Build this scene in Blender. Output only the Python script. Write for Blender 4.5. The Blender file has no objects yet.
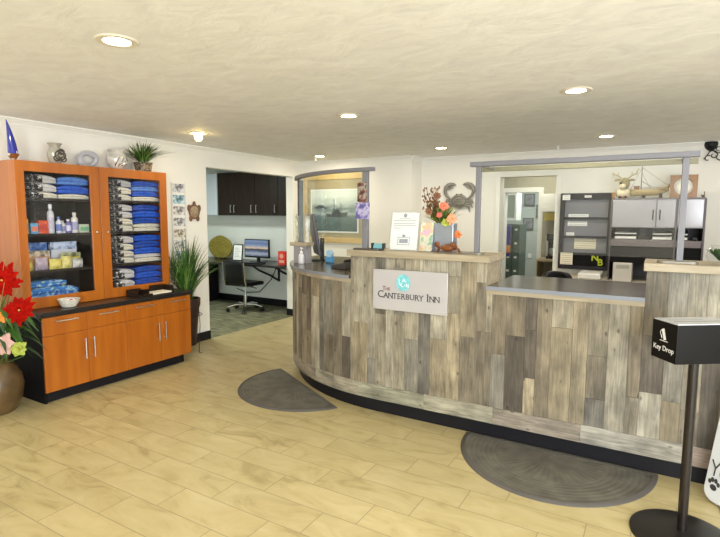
import bpy, bmesh, math, random
from mathutils import Vector, Matrix
random.seed(7)
R = math.radians
PI = math.pi
scene = bpy.context.scene
COL = scene.collection

# ------------------------------------------------------------------ helpers
class MB:
    def __init__(s):
        s.v = []; s.f = []; s.m = []; s.col = []; s.uv = []
        s.M = Matrix.Identity(4)
    def add(s, vs, fs, mi=0, M=None):
        b = len(s.v); X = s.M @ M if M is not None else s.M
        for p in vs: s.v.append(X @ Vector(p))
        for f in fs: s.f.append([b + i for i in f]); s.m.append(mi)
    def box(s, x0, x1, y0, y1, z0, z1, mi=0, M=None):
        vs = [(x0,y0,z0),(x1,y0,z0),(x1,y1,z0),(x0,y1,z0),(x0,y0,z1),(x1,y0,z1),(x1,y1,z1),(x0,y1,z1)]
        s.add(vs, [(0,3,2,1),(4,5,6,7),(0,1,5,4),(1,2,6,5),(2,3,7,6),(3,0,4,7)], mi, M)
        return s
    def lathe(s, prof, c=(0,0,0), n=24, mi=0, M=None):
        vs = []; fs = []
        for r, z in prof:
            for k in range(n):
                a = 2*PI*k/n; vs.append((c[0]+r*math.cos(a), c[1]+r*math.sin(a), c[2]+z))
        L = len(prof)
        for i in range(L-1):
            for k in range(n):
                k2 = (k+1) % n
                fs.append((i*n+k, i*n+k2, (i+1)*n+k2, (i+1)*n+k))
        if prof[0][0] > 1e-6: fs.append(tuple(reversed(range(n))))
        if prof[-1][0] > 1e-6: fs.append(tuple((L-1)*n+k for k in range(n)))
        s.add(vs, fs, mi, M); return s
    def ball(s, c, r, n=12, m=8, mi=0, M=None):
        if not hasattr(r, '__len__'): r = (r, r, r)
        vs = [(c[0], c[1], c[2]-r[2])]; fs = []
        for i in range(1, m):
            t = PI*i/m - PI/2
            for k in range(n):
                a = 2*PI*k/n
                vs.append((c[0]+r[0]*math.cos(t)*math.cos(a), c[1]+r[1]*math.cos(t)*math.sin(a), c[2]+r[2]*math.sin(t)))
        vs.append((c[0], c[1], c[2]+r[2])); e = len(vs)-1
        for k in range(n):
            k2 = (k+1) % n
            fs.append((0, 1+k2, 1+k)); fs.append((e, e-n+k, e-n+k2))
            for i in range(m-2): fs.append((1+i*n+k, 1+i*n+k2, 1+(i+1)*n+k2, 1+(i+1)*n+k))
        s.add(vs, fs, mi, M); return s
    def tube(s, pts, rad, n=8, mi=0, M=None, closed=False):
        pts = [Vector(p) for p in pts]; L = len(pts)
        if not hasattr(rad, '__len__'): rad = [rad]*L
        vs = []; fs = []; up = None
        for i, p in enumerate(pts):
            if closed: d = pts[(i+1) % L]-pts[i-1]
            else: d = pts[min(i+1, L-1)]-pts[max(i-1, 0)]
            d.normalize()
            if up is None: up = Vector((0,0,1)) if abs(d.z) < .9 else Vector((1,0,0))
            a = d.cross(up); a.normalize(); b = a.cross(d); b.normalize(); up = b
            for k in range(n):
                t = 2*PI*k/n; vs.append(p+(a*math.cos(t)+b*math.sin(t))*rad[i])
        for i in range(L if closed else L-1):
            j = (i+1) % L
            for k in range(n):
                k2 = (k+1) % n; fs.append((i*n+k, i*n+k2, j*n+k2, j*n+k))
        if not closed:
            fs.append(tuple(reversed(range(n)))); fs.append(tuple((L-1)*n+k for k in range(n)))
        s.add(vs, fs, mi, M); return s
    def prism(s, poly, a, b, axis='y', mi=0, M=None):
        """poly in the two other axes: axis y -> (x,z), x -> (y,z), z -> (x,y)"""
        def P(p, t):
            return {'y': (p[0], t, p[1]), 'x': (t, p[0], p[1]), 'z': (p[0], p[1], t)}[axis]
        n = len(poly)
        vs = [P(p, a) for p in poly]+[P(p, b) for p in poly]
        fs = [tuple(range(n)), tuple(reversed(range(n, 2*n)))]
        fs += [(i, i+n, (i+1) % n+n, (i+1) % n) for i in range(n)]
        s.add(vs, fs, mi, M); return s
    def blade(s, pts, w, side, mi=0, M=None, fold=.25):
        """leaf or blade: pts centre line, w widths, side = sideways vector"""
        sd = Vector(side).normalized(); vs = []; fs = []
        for i, p in enumerate(pts):
            p = Vector(p); q = pts[min(i+1, len(pts)-1)]; o = pts[max(i-1, 0)]
            d = (Vector(q)-Vector(o)).normalized(); nn = sd.cross(d)
            vs += [p-sd*w[i]+nn*w[i]*fold, p, p+sd*w[i]+nn*w[i]*fold]
        for i in range(len(pts)-1):
            b = i*3; fs += [(b, b+1, b+4, b+3), (b+1, b+2, b+5, b+4)]
        s.add(vs, fs, mi, M); return s

def root_of(o):
    while o.parent: o = o.parent
    return o

def build(name, mb, mats, parent=None, loc=None, smooth=True, bevel=0, ang=35, solid=0, seg=2):
    if not isinstance(mats, (list, tuple)): mats = [mats]
    off = Vector((0,0,0))
    if parent is not None: off = Vector(root_of(parent).get('_o', (0,0,0)))
    elif loc is not None: off = Vector(loc)
    me = bpy.data.meshes.new(name)
    me.from_pydata([tuple(v-off) for v in mb.v], [], mb.f)
    for m in mats: me.materials.append(m)
    me.polygons.foreach_set('material_index', mb.m)
    bm = bmesh.new(); bm.from_mesh(me)
    bmesh.ops.recalc_face_normals(bm, faces=bm.faces)
    bm.to_mesh(me); bm.free()
    if smooth:
        me.polygons.foreach_set('use_smooth', [True]*len(me.polygons))
        me.set_sharp_from_angle(angle=R(ang))
    me.update()
    o = bpy.data.objects.new(name, me); COL.objects.link(o)
    if parent is not None: o.parent = parent
    elif loc is not None: o.location = loc
    if bevel:
        b = o.modifiers.new('bevel', 'BEVEL'); b.width = bevel; b.segments = seg; b.limit_method = 'ANGLE'; b.angle_limit = R(40)
        b.harden_normals = False
    if solid:
        b = o.modifiers.new('solid', 'SOLIDIFY'); b.thickness = solid; b.offset = 0
    return o

def tag(o, label, cat, group=None, kind=None):
    o['label'] = label; o['category'] = cat
    if group: o['group'] = group
    if kind: o['kind'] = kind
    return o

def thing(name, label, cat, loc=(0,0,0), group=None):
    o = bpy.data.objects.new(name, None); COL.objects.link(o)
    o.empty_display_size = .05
    o.location = loc; o['_o'] = list(loc)
    return tag(o, label, cat, group)

def single(name, label, cat, mb, mats, loc, group=None, **k):
    o = build(name, mb, mats, loc=loc, **k); o['_o'] = list(loc)
    return tag(o, label, cat, group)

def struct(name, mb, mats, **k):
    o = build(name, mb, mats, **k); o['kind'] = 'structure'; return o

KIDS = {}
def dup(root, loc, rz=0, label=None, group=None):
    def cp(o, par):
        c = o.copy(); COL.objects.link(c)
        if par is not None: c.parent = par
        for ch in list(o.children): cp(ch, c)
        return c
    r = cp(root, None); r.location = loc; r.rotation_euler = (0, 0, rz)
    if label: r['label'] = label
    if group: r['group'] = group
    return r

def text_mb(mb, body, size, M, ext=.001, bold=0):
    """letter outlines as mesh, added to mb in world space"""
    c = bpy.data.curves.new('tmp', 'FONT'); c.body = body; c.size = size; c.extrude = ext; c.align_x = 'CENTER'; c.align_y = 'CENTER'
    c.offset = bold; c.resolution_u = 3
    o = bpy.data.objects.new('tmp', c); COL.objects.link(o)
    bpy.context.view_layer.update()
    me = bpy.data.meshes.new_from_object(o.evaluated_get(bpy.context.evaluated_depsgraph_get()))
    mb.add([tuple(v.co) for v in me.vertices], [tuple(p.vertices) for p in me.polygons], 0, M)
    bpy.data.objects.remove(o); bpy.data.curves.remove(c); bpy.data.meshes.remove(me)
    return mb
def text(name, body, size, mat, parent, M, ext=.001, bold=0):
    return build(name, text_mb(MB(), body, size, M, ext, bold), mat, parent, smooth=False)

def up_text(x, y, z, rz=0, tilt=0):      # a text that faces -Y (towards the room), standing upright
    return Matrix.Translation((x, y, z)) @ Matrix.Rotation(rz, 4, 'Z') @ Matrix.Rotation(PI/2+tilt, 4, 'X')

# ------------------------------------------------------------------ materials
def nt(m):
    m.use_nodes = True; t = m.node_tree
    return t, t.nodes['Principled BSDF']
def mat(name, c, rough=.5, metal=0, noise=0, nscale=8, bump=0, bscale=60, coat=0, stretch=(1,1,1), spec=.5, trans=0, c2=None, emis=None, es=0, alpha=1):
    m = bpy.data.materials.new(name); t, p = nt(m); L = t.links
    c = tuple(c)+(1,)
    p.inputs['Base Color'].default_value = c; p.inputs['Roughness'].default_value = rough; p.inputs['Metallic'].default_value = metal
    p.inputs['Coat Weight'].default_value = coat; p.inputs['Coat Roughness'].default_value = .08
    p.inputs['Specular IOR Level'].default_value = spec; p.inputs['Transmission Weight'].default_value = trans
    if emis: p.inputs['Emission Color'].default_value = tuple(emis)+(1,); p.inputs['Emission Strength'].default_value = es
    tc = t.nodes.new('ShaderNodeTexCoord'); mp = t.nodes.new('ShaderNodeMapping'); mp.inputs['Scale'].default_value = stretch
    L.new(tc.outputs['Object'], mp.inputs['Vector'])
    if noise or c2:
        n = t.nodes.new('ShaderNodeTexNoise'); n.inputs['Scale'].default_value = nscale; n.inputs['Detail'].default_value = 6
        L.new(mp.outputs[0], n.inputs['Vector'])
        r = t.nodes.new('ShaderNodeValToRGB'); r.color_ramp.elements[0].position = .35; r.color_ramp.elements[1].position = .65
        d = c2 if c2 else tuple(max(0, x*(1-noise)) for x in c[:3])
        r.color_ramp.elements[0].color = tuple(d[:3])+(1,); r.color_ramp.elements[1].color = c
        L.new(n.outputs['Fac'], r.inputs['Fac']); L.new(r.outputs['Color'], p.inputs['Base Color'])
    else:
        n = t.nodes.new('ShaderNodeTexNoise'); n.inputs['Scale'].default_value = nscale
        L.new(mp.outputs[0], n.inputs['Vector'])
        mr = t.nodes.new('ShaderNodeMapRange'); mr.inputs['To Min'].default_value = max(0, rough-.04); mr.inputs['To Max'].default_value = min(1, rough+.04)
        L.new(n.outputs['Fac'], mr.inputs['Value']); L.new(mr.outputs[0], p.inputs['Roughness'])
    if bump:
        b = t.nodes.new('ShaderNodeTexNoise'); b.inputs['Scale'].default_value = bscale; b.inputs['Detail'].default_value = 4
        L.new(mp.outputs[0], b.inputs['Vector'])
        bb = t.nodes.new('ShaderNodeBump'); bb.inputs['Strength'].default_value = bump; bb.inputs['Distance'].default_value = .01
        L.new(b.outputs['Fac'], bb.inputs['Height']); L.new(bb.outputs[0], p.inputs['Normal'])
    return m

def glass_mat(name, tint=(1,1,1), gloss=.08, rough=.02):
    m = bpy.data.materials.new(name); m.use_nodes = True; t = m.node_tree; t.nodes.clear(); L = t.links
    o = t.nodes.new('ShaderNodeOutputMaterial'); tr = t.nodes.new('ShaderNodeBsdfTransparent'); tr.inputs[0].default_value = tuple(tint)+(1,)
    g = t.nodes.new('ShaderNodeBsdfGlossy'); g.inputs['Roughness'].default_value = rough
    f = t.nodes.new('ShaderNodeLayerWeight'); f.inputs['Blend'].default_value = .5
    q = t.nodes.new('ShaderNodeMath'); q.operation = 'POWER'; q.inputs[1].default_value = 5; L.new(f.outputs['Facing'], q.inputs[0])
    a = t.nodes.new('ShaderNodeMath'); a.operation = 'MULTIPLY_ADD'; a.inputs[1].default_value = 1-gloss; a.inputs[2].default_value = gloss; a.use_clamp = True
    L.new(q.outputs[0], a.inputs[0])
    mx = t.nodes.new('ShaderNodeMixShader'); L.new(a.outputs[0], mx.inputs[0]); L.new(tr.outputs[0], mx.inputs[1]); L.new(g.outputs[0], mx.inputs[2])
    L.new(mx.outputs[0], o.inputs[0]); return m

def ramp_mat(name, stops, scale=6, rough=.5, kind='noise', stretch=(1,1,1), detail=3, bump=0, coat=0, interp='LINEAR', coord='Object', lac=2):
    m = bpy.data.materials.new(name); t, p = nt(m); L = t.links
    tc = t.nodes.new('ShaderNodeTexCoord'); mp = t.nodes.new('ShaderNodeMapping'); mp.inputs['Scale'].default_value = stretch
    L.new(tc.outputs[coord], mp.inputs['Vector'])
    if kind == 'voronoi':
        n = t.nodes.new('ShaderNodeTexVoronoi'); n.inputs['Scale'].default_value = scale; out = n.outputs['Color']
        sp = t.nodes.new('ShaderNodeSeparateColor'); L.new(out, sp.inputs[0]); out = sp.outputs[0]
    else:
        n = t.nodes.new('ShaderNodeTexNoise'); n.inputs['Scale'].default_value = scale; n.inputs['Detail'].default_value = detail; out = n.outputs['Fac']
    L.new(mp.outputs[0], n.inputs['Vector'])
    r = t.nodes.new('ShaderNodeValToRGB'); r.color_ramp.interpolation = interp
    while len(r.color_ramp.elements) < len(stops): r.color_ramp.elements.new(.5)
    for e, (q, c) in zip(r.color_ramp.elements, stops): e.position = q; e.color = tuple(c)+(1,)
    L.new(out, r.inputs[0]); L.new(r.outputs[0], p.inputs['Base Color']); p.inputs['Roughness'].default_value = rough
    p.inputs['Coat Weight'].default_value = coat
    if bump:
        bb = t.nodes.new('ShaderNodeBump'); bb.inputs['Strength'].default_value = bump; bb.inputs['Distance'].default_value = .01
        L.new(out, bb.inputs['Height']); L.new(bb.outputs[0], p.inputs['Normal'])
    return m

m_wall = mat('wall_paint', (.82,.805,.745), .75, noise=.04, nscale=2, bump=.08, bscale=90)
m_alcw = mat('alcove_paint', (.78,.82,.78), .75, noise=.03, nscale=2, bump=.05, bscale=90)
m_trim = mat('trim_paint', (.84,.83,.78), .45)
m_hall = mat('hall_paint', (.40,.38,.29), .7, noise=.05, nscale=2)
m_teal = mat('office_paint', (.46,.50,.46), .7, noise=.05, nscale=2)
m_black = mat('black_plastic', (.006,.006,.007), .35, spec=.35)
m_blackm = mat('black_matte', (.004,.004,.005), .7, spec=.2)
m_iron = mat('black_iron', (.02,.02,.02), .45, metal=.6)
m_chrome = mat('chrome', (.75,.75,.76), .16, metal=1)
m_brush = mat('brushed_metal', (.62,.63,.66), .32, metal=1, stretch=(1,1,30), noise=.1, nscale=20)
m_lav = mat('grey_rail_metal', (.165,.165,.185), .5, metal=.1)
m_olive = mat('rear_rail_metal', (.20,.185,.12), .6, metal=0)
m_toe = mat('toe_kick', (.005,.005,.008), .5, spec=.3)
m_white = mat('white_plastic', (.80,.80,.78), .4)
m_paper = mat('paper', (.82,.82,.80), .8)
m_cream = mat('cream_paper', (.78,.72,.55), .8)
m_ink = mat('ink', (.03,.03,.035), .6)
m_greyink = mat('grey_ink', (.28,.30,.34), .6)
m_glass = glass_mat('clear_glass', (.97,.985,.98), .03)
m_cabglass = glass_mat('cabinet_glass', (.97,.97,.98), .03)
m_acryl = glass_mat('acrylic', (.97,.98,.98), .03)
m_espresso = mat('espresso_wood', (.020,.011,.006), .42, noise=.45, nscale=4, stretch=(6,6,.8), spec=.25)
m_desk = mat('black_worktop', (.020,.017,.016), .28, noise=.4, nscale=70)
m_int = mat('cabinet_interior', (.018,.013,.010), .5)
m_red = mat('red_card', (.62,.04,.02), .5)
m_yel = mat('yellow', (.75,.60,.08), .5)
m_screen = None

def wood(name, ca, cb, axis='z', rough=.3, coat=.35, sc=3.0):
    st = {'z': (7,7,.6), 'x': (.6,7,7), 'y': (7,.6,7)}[axis]
    m = bpy.data.materials.new(name); t, p = nt(m); L = t.links
    tc = t.nodes.new('ShaderNodeTexCoord'); mp = t.nodes.new('ShaderNodeMapping'); mp.inputs['Scale'].default_value = st
    L.new(tc.outputs['Object'], mp.inputs[0])
    n = t.nodes.new('ShaderNodeTexNoise'); n.inputs['Scale'].default_value = sc; n.inputs['Detail'].default_value = 8; n.inputs['Distortion'].default_value = .6
    L.new(mp.outputs[0], n.inputs[0])
    r = t.nodes.new('ShaderNodeValToRGB'); r.color_ramp.elements[0].color = tuple(cb)+(1,); r.color_ramp.elements[1].color = tuple(ca)+(1,)
    r.color_ramp.elements[0].position = .3; r.color_ramp.elements[1].position = .7
    L.new(n.outputs[0], r.inputs[0]); L.new(r.outputs[0], p.inputs['Base Color'])
    p.inputs['Roughness'].default_value = rough; p.inputs['Coat Weight'].default_value = coat; p.inputs['Coat Roughness'].default_value = .15
    return m
m_orange = wood('orange_cherry', (.43,.128,.010), (.32,.082,.006), sc=2.0)
m_orange_x = wood('orange_cherry_rail', (.43,.128,.010), (.32,.082,.006), 'y')
m_pine = wood('pine', (.66,.48,.20), (.52,.35,.12), 'x', .5, 0)
m_oak = wood('honey_oak', (.30,.135,.022), (.19,.075,.012), 'z', .4, .2)

def floor_mat():
    m = bpy.data.materials.new('floor_tile'); t, p = nt(m); L = t.links; N = t.nodes
    tc = N.new('ShaderNodeTexCoord'); sx = N.new('ShaderNodeSeparateXYZ'); L.new(tc.outputs['Object'], sx.inputs[0])
    def mth(op, a, b=None):
        n = N.new('ShaderNodeMath'); n.operation = op
        for i, q in enumerate((a, b)):
            if q is None: continue
            if isinstance(q, (int, float)): n.inputs[i].default_value = q
            else: L.new(q, n.inputs[i])
        return n.outputs[0]
    v = mth('DIVIDE', mth('SUBTRACT', sx.outputs['Y'], 2.138-.1895*40), .1895)
    row = mth('FLOOR', v)
    u = mth('DIVIDE', mth('SUBTRACT', sx.outputs['X'], mth('ADD', mth('MULTIPLY', row, .1855), -1.50-.1855*40-.57*20)), .568)
    ti = mth('FLOOR', u)
    fu = mth('FRACT', u); fv = mth('FRACT', v)
    du = mth('MULTIPLY', mth('MINIMUM', fu, mth('SUBTRACT', 1.0, fu)), .568)
    dv = mth('MULTIPLY', mth('MINIMUM', fv, mth('SUBTRACT', 1.0, fv)), .1895)
    d = mth('MINIMUM', du, dv)
    g = mth('LESS_THAN', d, .0022)
    cb = N.new('ShaderNodeCombineXYZ'); L.new(ti, cb.inputs[0]); L.new(row, cb.inputs[1])
    wn = N.new('ShaderNodeTexWhiteNoise'); wn.noise_dimensions = '2D'; L.new(cb.outputs[0], wn.inputs['Vector'])
    mp = N.new('ShaderNodeMapping'); mp.inputs['Scale'].default_value = (1.2, 2.6, 1)
    L.new(tc.outputs['Object'], mp.inputs[0])
    va = N.new('ShaderNodeVectorMath'); va.operation = 'MULTIPLY_ADD'
    L.new(wn.outputs['Color'], va.inputs[0]); va.inputs[1].default_value = (7,7,7); L.new(mp.outputs[0], va.inputs[2])
    n1 = N.new('ShaderNodeTexNoise'); n1.inputs['Scale'].default_value = 2.3; n1.inputs['Detail'].default_value = 9; n1.inputs['Distortion'].default_value = 1.2; n1.inputs['Roughness'].default_value = .6
    L.new(va.outputs[0], n1.inputs['Vector'])
    r = N.new('ShaderNodeValToRGB'); e = r.color_ramp.elements
    e[0].position = .30; e[0].color = (.33,.255,.115,1); e[1].position = .68; e[1].color = (.52,.44,.235,1)
    q = e.new(.45); q.color = (.45,.37,.18,1)
    L.new(n1.outputs[0], r.inputs[0])
    hs = N.new('ShaderNodeHueSaturation'); L.new(r.outputs[0], hs.inputs['Color'])
    L.new(mth('ADD', mth('MULTIPLY', wn.outputs['Value'], .06), .97), hs.inputs['Value'])
    mx = N.new('ShaderNodeMix'); mx.data_type = 'RGBA'; L.new(g, mx.inputs[0]); L.new(hs.outputs[0], mx.inputs[6]); mx.inputs[7].default_value = (.27,.21,.11,1)
    L.new(mx.outputs[2], p.inputs['Base Color'])
    rr = N.new('ShaderNodeMapRange'); L.new(n1.outputs[0], rr.inputs[0]); rr.inputs['To Min'].default_value = .42; rr.inputs['To Max'].default_value = .27
    L.new(rr.outputs[0], p.inputs['Roughness'])
    hh = mth('SUBTRACT', mth('MULTIPLY', n1.outputs[0], .3), mth('MULTIPLY', g, .5))
    b = N.new('ShaderNodeBump'); b.inputs['Strength'].default_value = .25; b.inputs['Distance'].default_value = .004
    L.new(hh, b.inputs['Height']); L.new(b.outputs[0], p.inputs['Normal'])
    return m
m_floor = floor_mat()

def ceiling_mat():
    m = bpy.data.materials.new('ceiling_plaster'); t, p = nt(m); L = t.links; N = t.nodes
    tc = N.new('ShaderNodeTexCoord'); mp = N.new('ShaderNodeMapping'); mp.inputs['Scale'].default_value = (1, 1.5, 1); mp.inputs['Rotation'].default_value = (0,0,.35)
    L.new(tc.outputs['Object'], mp.inputs[0])
    n = N.new('ShaderNodeTexNoise'); n.inputs['Scale'].default_value = 5; n.inputs['Detail'].default_value = 10; n.inputs['Roughness'].default_value = .62; n.inputs['Distortion'].default_value = .8
    L.new(mp.outputs[0], n.inputs[0])
    r = N.new('ShaderNodeValToRGB'); r.color_ramp.elements[0].position = .3; r.color_ramp.elements[1].position = .62
    r.color_ramp.elements[0].color = (.76,.75,.73,1); r.color_ramp.elements[1].color = (.86,.855,.83,1)
    L.new(n.outputs[0], r.inputs[0]); L.new(r.outputs[0], p.inputs['Base Color']); p.inputs['Roughness'].default_value = .62
    b = N.new('ShaderNodeBump'); b.inputs['Strength'].default_value = .3; b.inputs['Distance'].default_value = .015
    L.new(n.outputs[0], b.inputs['Height']); L.new(b.outputs[0], p.inputs['Normal'])
    return m
m_ceil = ceiling_mat()
m_carpet = ramp_mat('olive_carpet', [(.35,(.085,.085,.05)), (.5,(.15,.15,.085)), (.68,(.23,.23,.14))], 5, .95, stretch=(1,3,1), detail=8, bump=.6)

def plank_mat():
    m = bpy.data.materials.new('weathered_planks'); t, p = nt(m); L = t.links; N = t.nodes
    at = N.new('ShaderNodeAttribute'); at.attribute_name = 'plank'
    uv = N.new('ShaderNodeUVMap'); uv.uv_map = 'UVMap'
    mp = N.new('ShaderNodeMapping'); mp.inputs['Scale'].default_value = (34, 2.2, 1); L.new(uv.outputs[0], mp.inputs[0])
    n = N.new('ShaderNodeTexNoise'); n.inputs['Scale'].default_value = 1.6; n.inputs['Detail'].default_value = 9; n.inputs['Distortion'].default_value = 1.4; n.inputs['Roughness'].default_value = .65
    L.new(mp.outputs[0], n.inputs[0])
    m2 = N.new('ShaderNodeMapping'); m2.inputs['Scale'].default_value = (9, 4, 1); L.new(uv.outputs[0], m2.inputs[0])
    n2 = N.new('ShaderNodeTexNoise'); n2.inputs['Scale'].default_value = 1.3; n2.inputs['Detail'].default_value = 5; L.new(m2.outputs[0], n2.inputs[0])
    m3 = N.new('ShaderNodeMapping'); m3.inputs['Scale'].default_value = (9, 5, 1); L.new(uv.outputs[0], m3.inputs[0])
    vo = N.new('ShaderNodeTexVoronoi'); vo.inputs['Scale'].default_value = 1.5; L.new(m3.outputs[0], vo.inputs['Vector'])
    kr = N.new('ShaderNodeMapRange'); kr.inputs['From Min'].default_value = .05; kr.inputs['From Max'].default_value = .14; kr.inputs['To Min'].default_value = .35; kr.inputs['To Max'].default_value = 1
    L.new(vo.outputs['Distance'], kr.inputs[0])
    r = N.new('ShaderNodeMapRange'); r.inputs['From Min'].default_value = .3; r.inputs['From Max'].default_value = .7; r.inputs['To Min'].default_value = .52; r.inputs['To Max'].default_value = 1.30
    L.new(n.outputs[0], r.inputs[0])
    r2 = N.new('ShaderNodeMapRange'); r2.inputs['From Min'].default_value = .3; r2.inputs['From Max'].default_value = .7; r2.inputs['To Min'].default_value = .60; r2.inputs['To Max'].default_value = 1.40
    L.new(n2.outputs[0], r2.inputs[0])
    a = N.new('ShaderNodeMath'); a.operation = 'MULTIPLY'; L.new(r.outputs[0], a.inputs[0]); L.new(r2.outputs[0], a.inputs[1])
    a2 = N.new('ShaderNodeMath'); a2.operation = 'MULTIPLY'; L.new(a.outputs[0], a2.inputs[0]); L.new(kr.outputs[0], a2.inputs[1])
    v = N.new('ShaderNodeVectorMath'); v.operation = 'SCALE'; L.new(at.outputs['Color'], v.inputs[0]); L.new(a2.outputs[0], v.inputs['Scale'])
    L.new(v.outputs[0], p.inputs['Base Color']); p.inputs['Roughness'].default_value = .6
    b = N.new('ShaderNodeBump'); b.inputs['Strength'].default_value = .35; b.inputs['Distance'].default_value = .003
    L.new(n.outputs[0], b.inputs['Height']); L.new(b.outputs[0], p.inputs['Normal'])
    return m
m_plank = plank_mat()
m_ledge = ramp_mat('ledge_wood', [(.3,(.25,.205,.135)), (.7,(.40,.345,.245))], 3, .55, stretch=(1,9,9), detail=7)
m_worktop = mat('slate_worktop', (.06,.048,.03), .2, noise=.25, nscale=60)
m_wedge = mat('worktop_edge_sheen', (.20,.22,.26), .35)  # paler than the top: rounded edge's reflection painted into the colour

# ------------------------------------------------------------------ camera
H = 1.45
yaw, pit, rol = .5299, .1031, .0051
f = 508.7
cy, sy, cp, sp, cr, sr = math.cos(yaw), math.sin(yaw), math.cos(pit), math.sin(pit), math.cos(rol), math.sin(rol)
A = Matrix(((1,0,0),(0,0,-1),(0,1,0)))
Yw = Matrix(((cy,sy,0),(-sy,cy,0),(0,0,1)))
P_ = Matrix(((1,0,0),(0,cp,-sp),(0,sp,cp)))
Q_ = Matrix(((cr,-sr,0),(sr,cr,0),(0,0,1)))
MW = Q_ @ P_ @ A @ Yw
cam = bpy.data.objects.new('camera', bpy.data.cameras.new('camera')); COL.objects.link(cam)
rot = Matrix((MW[0], -MW[1], -MW[2])).transposed()
cam.matrix_world = Matrix.Translation((0,0,H)) @ rot.to_4x4()
cam.data.sensor_fit = 'HORIZONTAL'; cam.data.sensor_width = 36; cam.data.lens = f/720*36; cam.data.clip_start = .05
scene.camera = cam

CZ = 2.214          # ceiling height
XL = -4.50          # left wall
YB1, YB2 = 5.98, 6.30

# ------------------------------------------------------------------ room shell
struct('floor', MB().box(XL, 2.6, -3.0, YB2+.15, -.08, 0), m_floor)
struct('floor_alcove', MB().box(-7.2, XL, 3.2, 6.5, -.08, .002), m_carpet)
struct('floor_hall', MB().box(-3.4, .8, YB2+.15, 11.0, -.08, 0), m_floor)
struct('ceiling', MB().box(-7.2, 2.6, -3.0, 6.6, CZ, CZ+.1), m_ceil)
w = MB()
w.box(XL-.12, XL, -3.0, 4.19, 0, CZ)
w.box(XL-.12, XL, 4.19, 5.79, 1.995, CZ)
w.box(XL-.12, XL, 5.79, YB1+.12, 0, CZ)
struct('wall_left', w, m_wall)
w = MB()
w.box(XL, -2.75, YB1, YB2+.15, 0, CZ)
w.box(-2.75, -1.71, YB2, YB2+.15, 0, CZ)
w.box(-1.71, -1.05, YB2, YB2+.15, 1.93, CZ)
w.box(-1.05, 2.6, YB2, YB2+.15, 0, CZ)
struct('wall_back', w, m_wall)
w = MB(); w.box(2.6, 2.72, -3.0, -2.7, 0, CZ); w.box(2.6, 2.72, 1.9, YB2+.15, 0, CZ); w.box(2.6, 2.72, -2.7, 1.9, 0, .45); w.box(2.6, 2.72, -2.7, 1.9, 2.05, CZ)
struct('wall_right', w, m_wall)
w = MB()
w.box(XL-.12, .6, -3.12, -3.0, 0, CZ); w.box(2.4, 2.72, -3.12, -3.0, 0, CZ)
w.box(.6, 2.4, -3.12, -3.0, 0, .45); w.box(.6, 2.4, -3.12, -3.0, 2.05, CZ)
struct('wall_front', w, m_wall)
w = MB()
w.box(-7.2, XL-.12, 6.32, 6.44, 0, CZ); w.box(-7.2, -7.08, 3.2, 6.32, 0, CZ); w.box(-7.2, XL-.12, 3.08, 3.2, 0, CZ)
struct('wall_alcove', w, m_alcw)
# crown moulding
def crown(p, q, nx, ny):
    d = Vector((q[0]-p[0], q[1]-p[1], 0)); L_ = d.length; d.normalize(); n = Vector((nx, ny, 0))
    prof = [(0,-.055),(.006,-.055),(.010,-.040),(.026,-.018),(.034,-.012),(.034,0),(0,0)]
    vs = []
    for e in (p, q):
        for a, b in prof: vs.append((e[0]+n.x*a, e[1]+n.y*a, CZ+b))
    k = len(prof)
    m = MB(); m.add(vs, [tuple(range(k)), tuple(reversed(range(k, 2*k)))]+[(i, (i+1) % k, (i+1) % k+k, i+k) for i in range(k)])
    return m
struct('trim_1', crown((XL, -3.0), (XL, YB1), 1, 0), m_trim, smooth=False)
struct('trim_2', crown((XL, YB1), (-2.75, YB1), 0, -1), m_trim, smooth=False)
struct('trim_3', crown((-2.75, YB1), (-2.75, YB2), 1, 0), m_trim, smooth=False)
struct('trim_4', crown((-2.75, YB2), (2.6, YB2), 0, -1), m_trim, smooth=False)
b = MB(); b.box(XL, XL+.012, -3.0, 4.19, 0, .10); b.box(XL-.12, XL+.012, 4.178, 4.19, 0, .1); b.box(XL, XL+.012, 5.778, YB1, 0, .10); b.box(XL-.12, XL, 5.778, 5.79, 0, .1)
struct('baseboard_left', b, m_toe, smooth=False)
struct('baseboard_alcove', MB().box(-7.08, XL-.12, 6.305, 6.32, 0, .11), m_toe, smooth=False)
b = MB(); b.box(XL, -2.75, YB1-.012, YB1, 0, .1); b.box(-2.75, -1.78, YB2-.012, YB2, 0, .1); b.box(-.98, 2.6, YB2-.012, YB2, 0, .1)
struct('baseboard_back', b, m_toe, smooth=False)
# cased opening in the back wall
b = MB()
b.box(-1.755, -1.702, YB2-.018, YB2+.165, 0, 1.925); b.box(-1.058, -1.00, YB2-.018, YB2+.165, 0, 1.925)
struct('trim_5', b, m_trim, bevel=.004)
# hall beyond with its inner door opening
YH = 7.5
w = MB(); w.box(-3.4, -1.955, YH, YH+.12, 0, 2.3); w.box(-1.955, -1.475, YH, YH+.12, 1.80, 2.3); w.box(-1.475, .8, YH, YH+.12, 0, 2.3)
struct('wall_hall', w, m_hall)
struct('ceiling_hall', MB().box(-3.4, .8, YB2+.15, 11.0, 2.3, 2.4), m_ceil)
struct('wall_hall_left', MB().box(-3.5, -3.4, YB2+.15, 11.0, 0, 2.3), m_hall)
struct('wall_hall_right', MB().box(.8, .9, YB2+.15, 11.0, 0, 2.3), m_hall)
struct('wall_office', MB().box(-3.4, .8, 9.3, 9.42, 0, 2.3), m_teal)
struct('baseboard_office', MB().box(-3.4, .8, 9.28, 9.3, 0, .12), m_trim)
b = MB(); b.box(-2.01, -1.948, YH-.02, YH+.13, 0, 1.86); b.box(-1.482, -1.42, YH-.02, YH+.13, 0, 1.86); b.box(-1.948, -1.482, YH-.02, YH+.13, 1.793, 1.86)
struct('trim_6', b, m_trim, bevel=.004)
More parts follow.
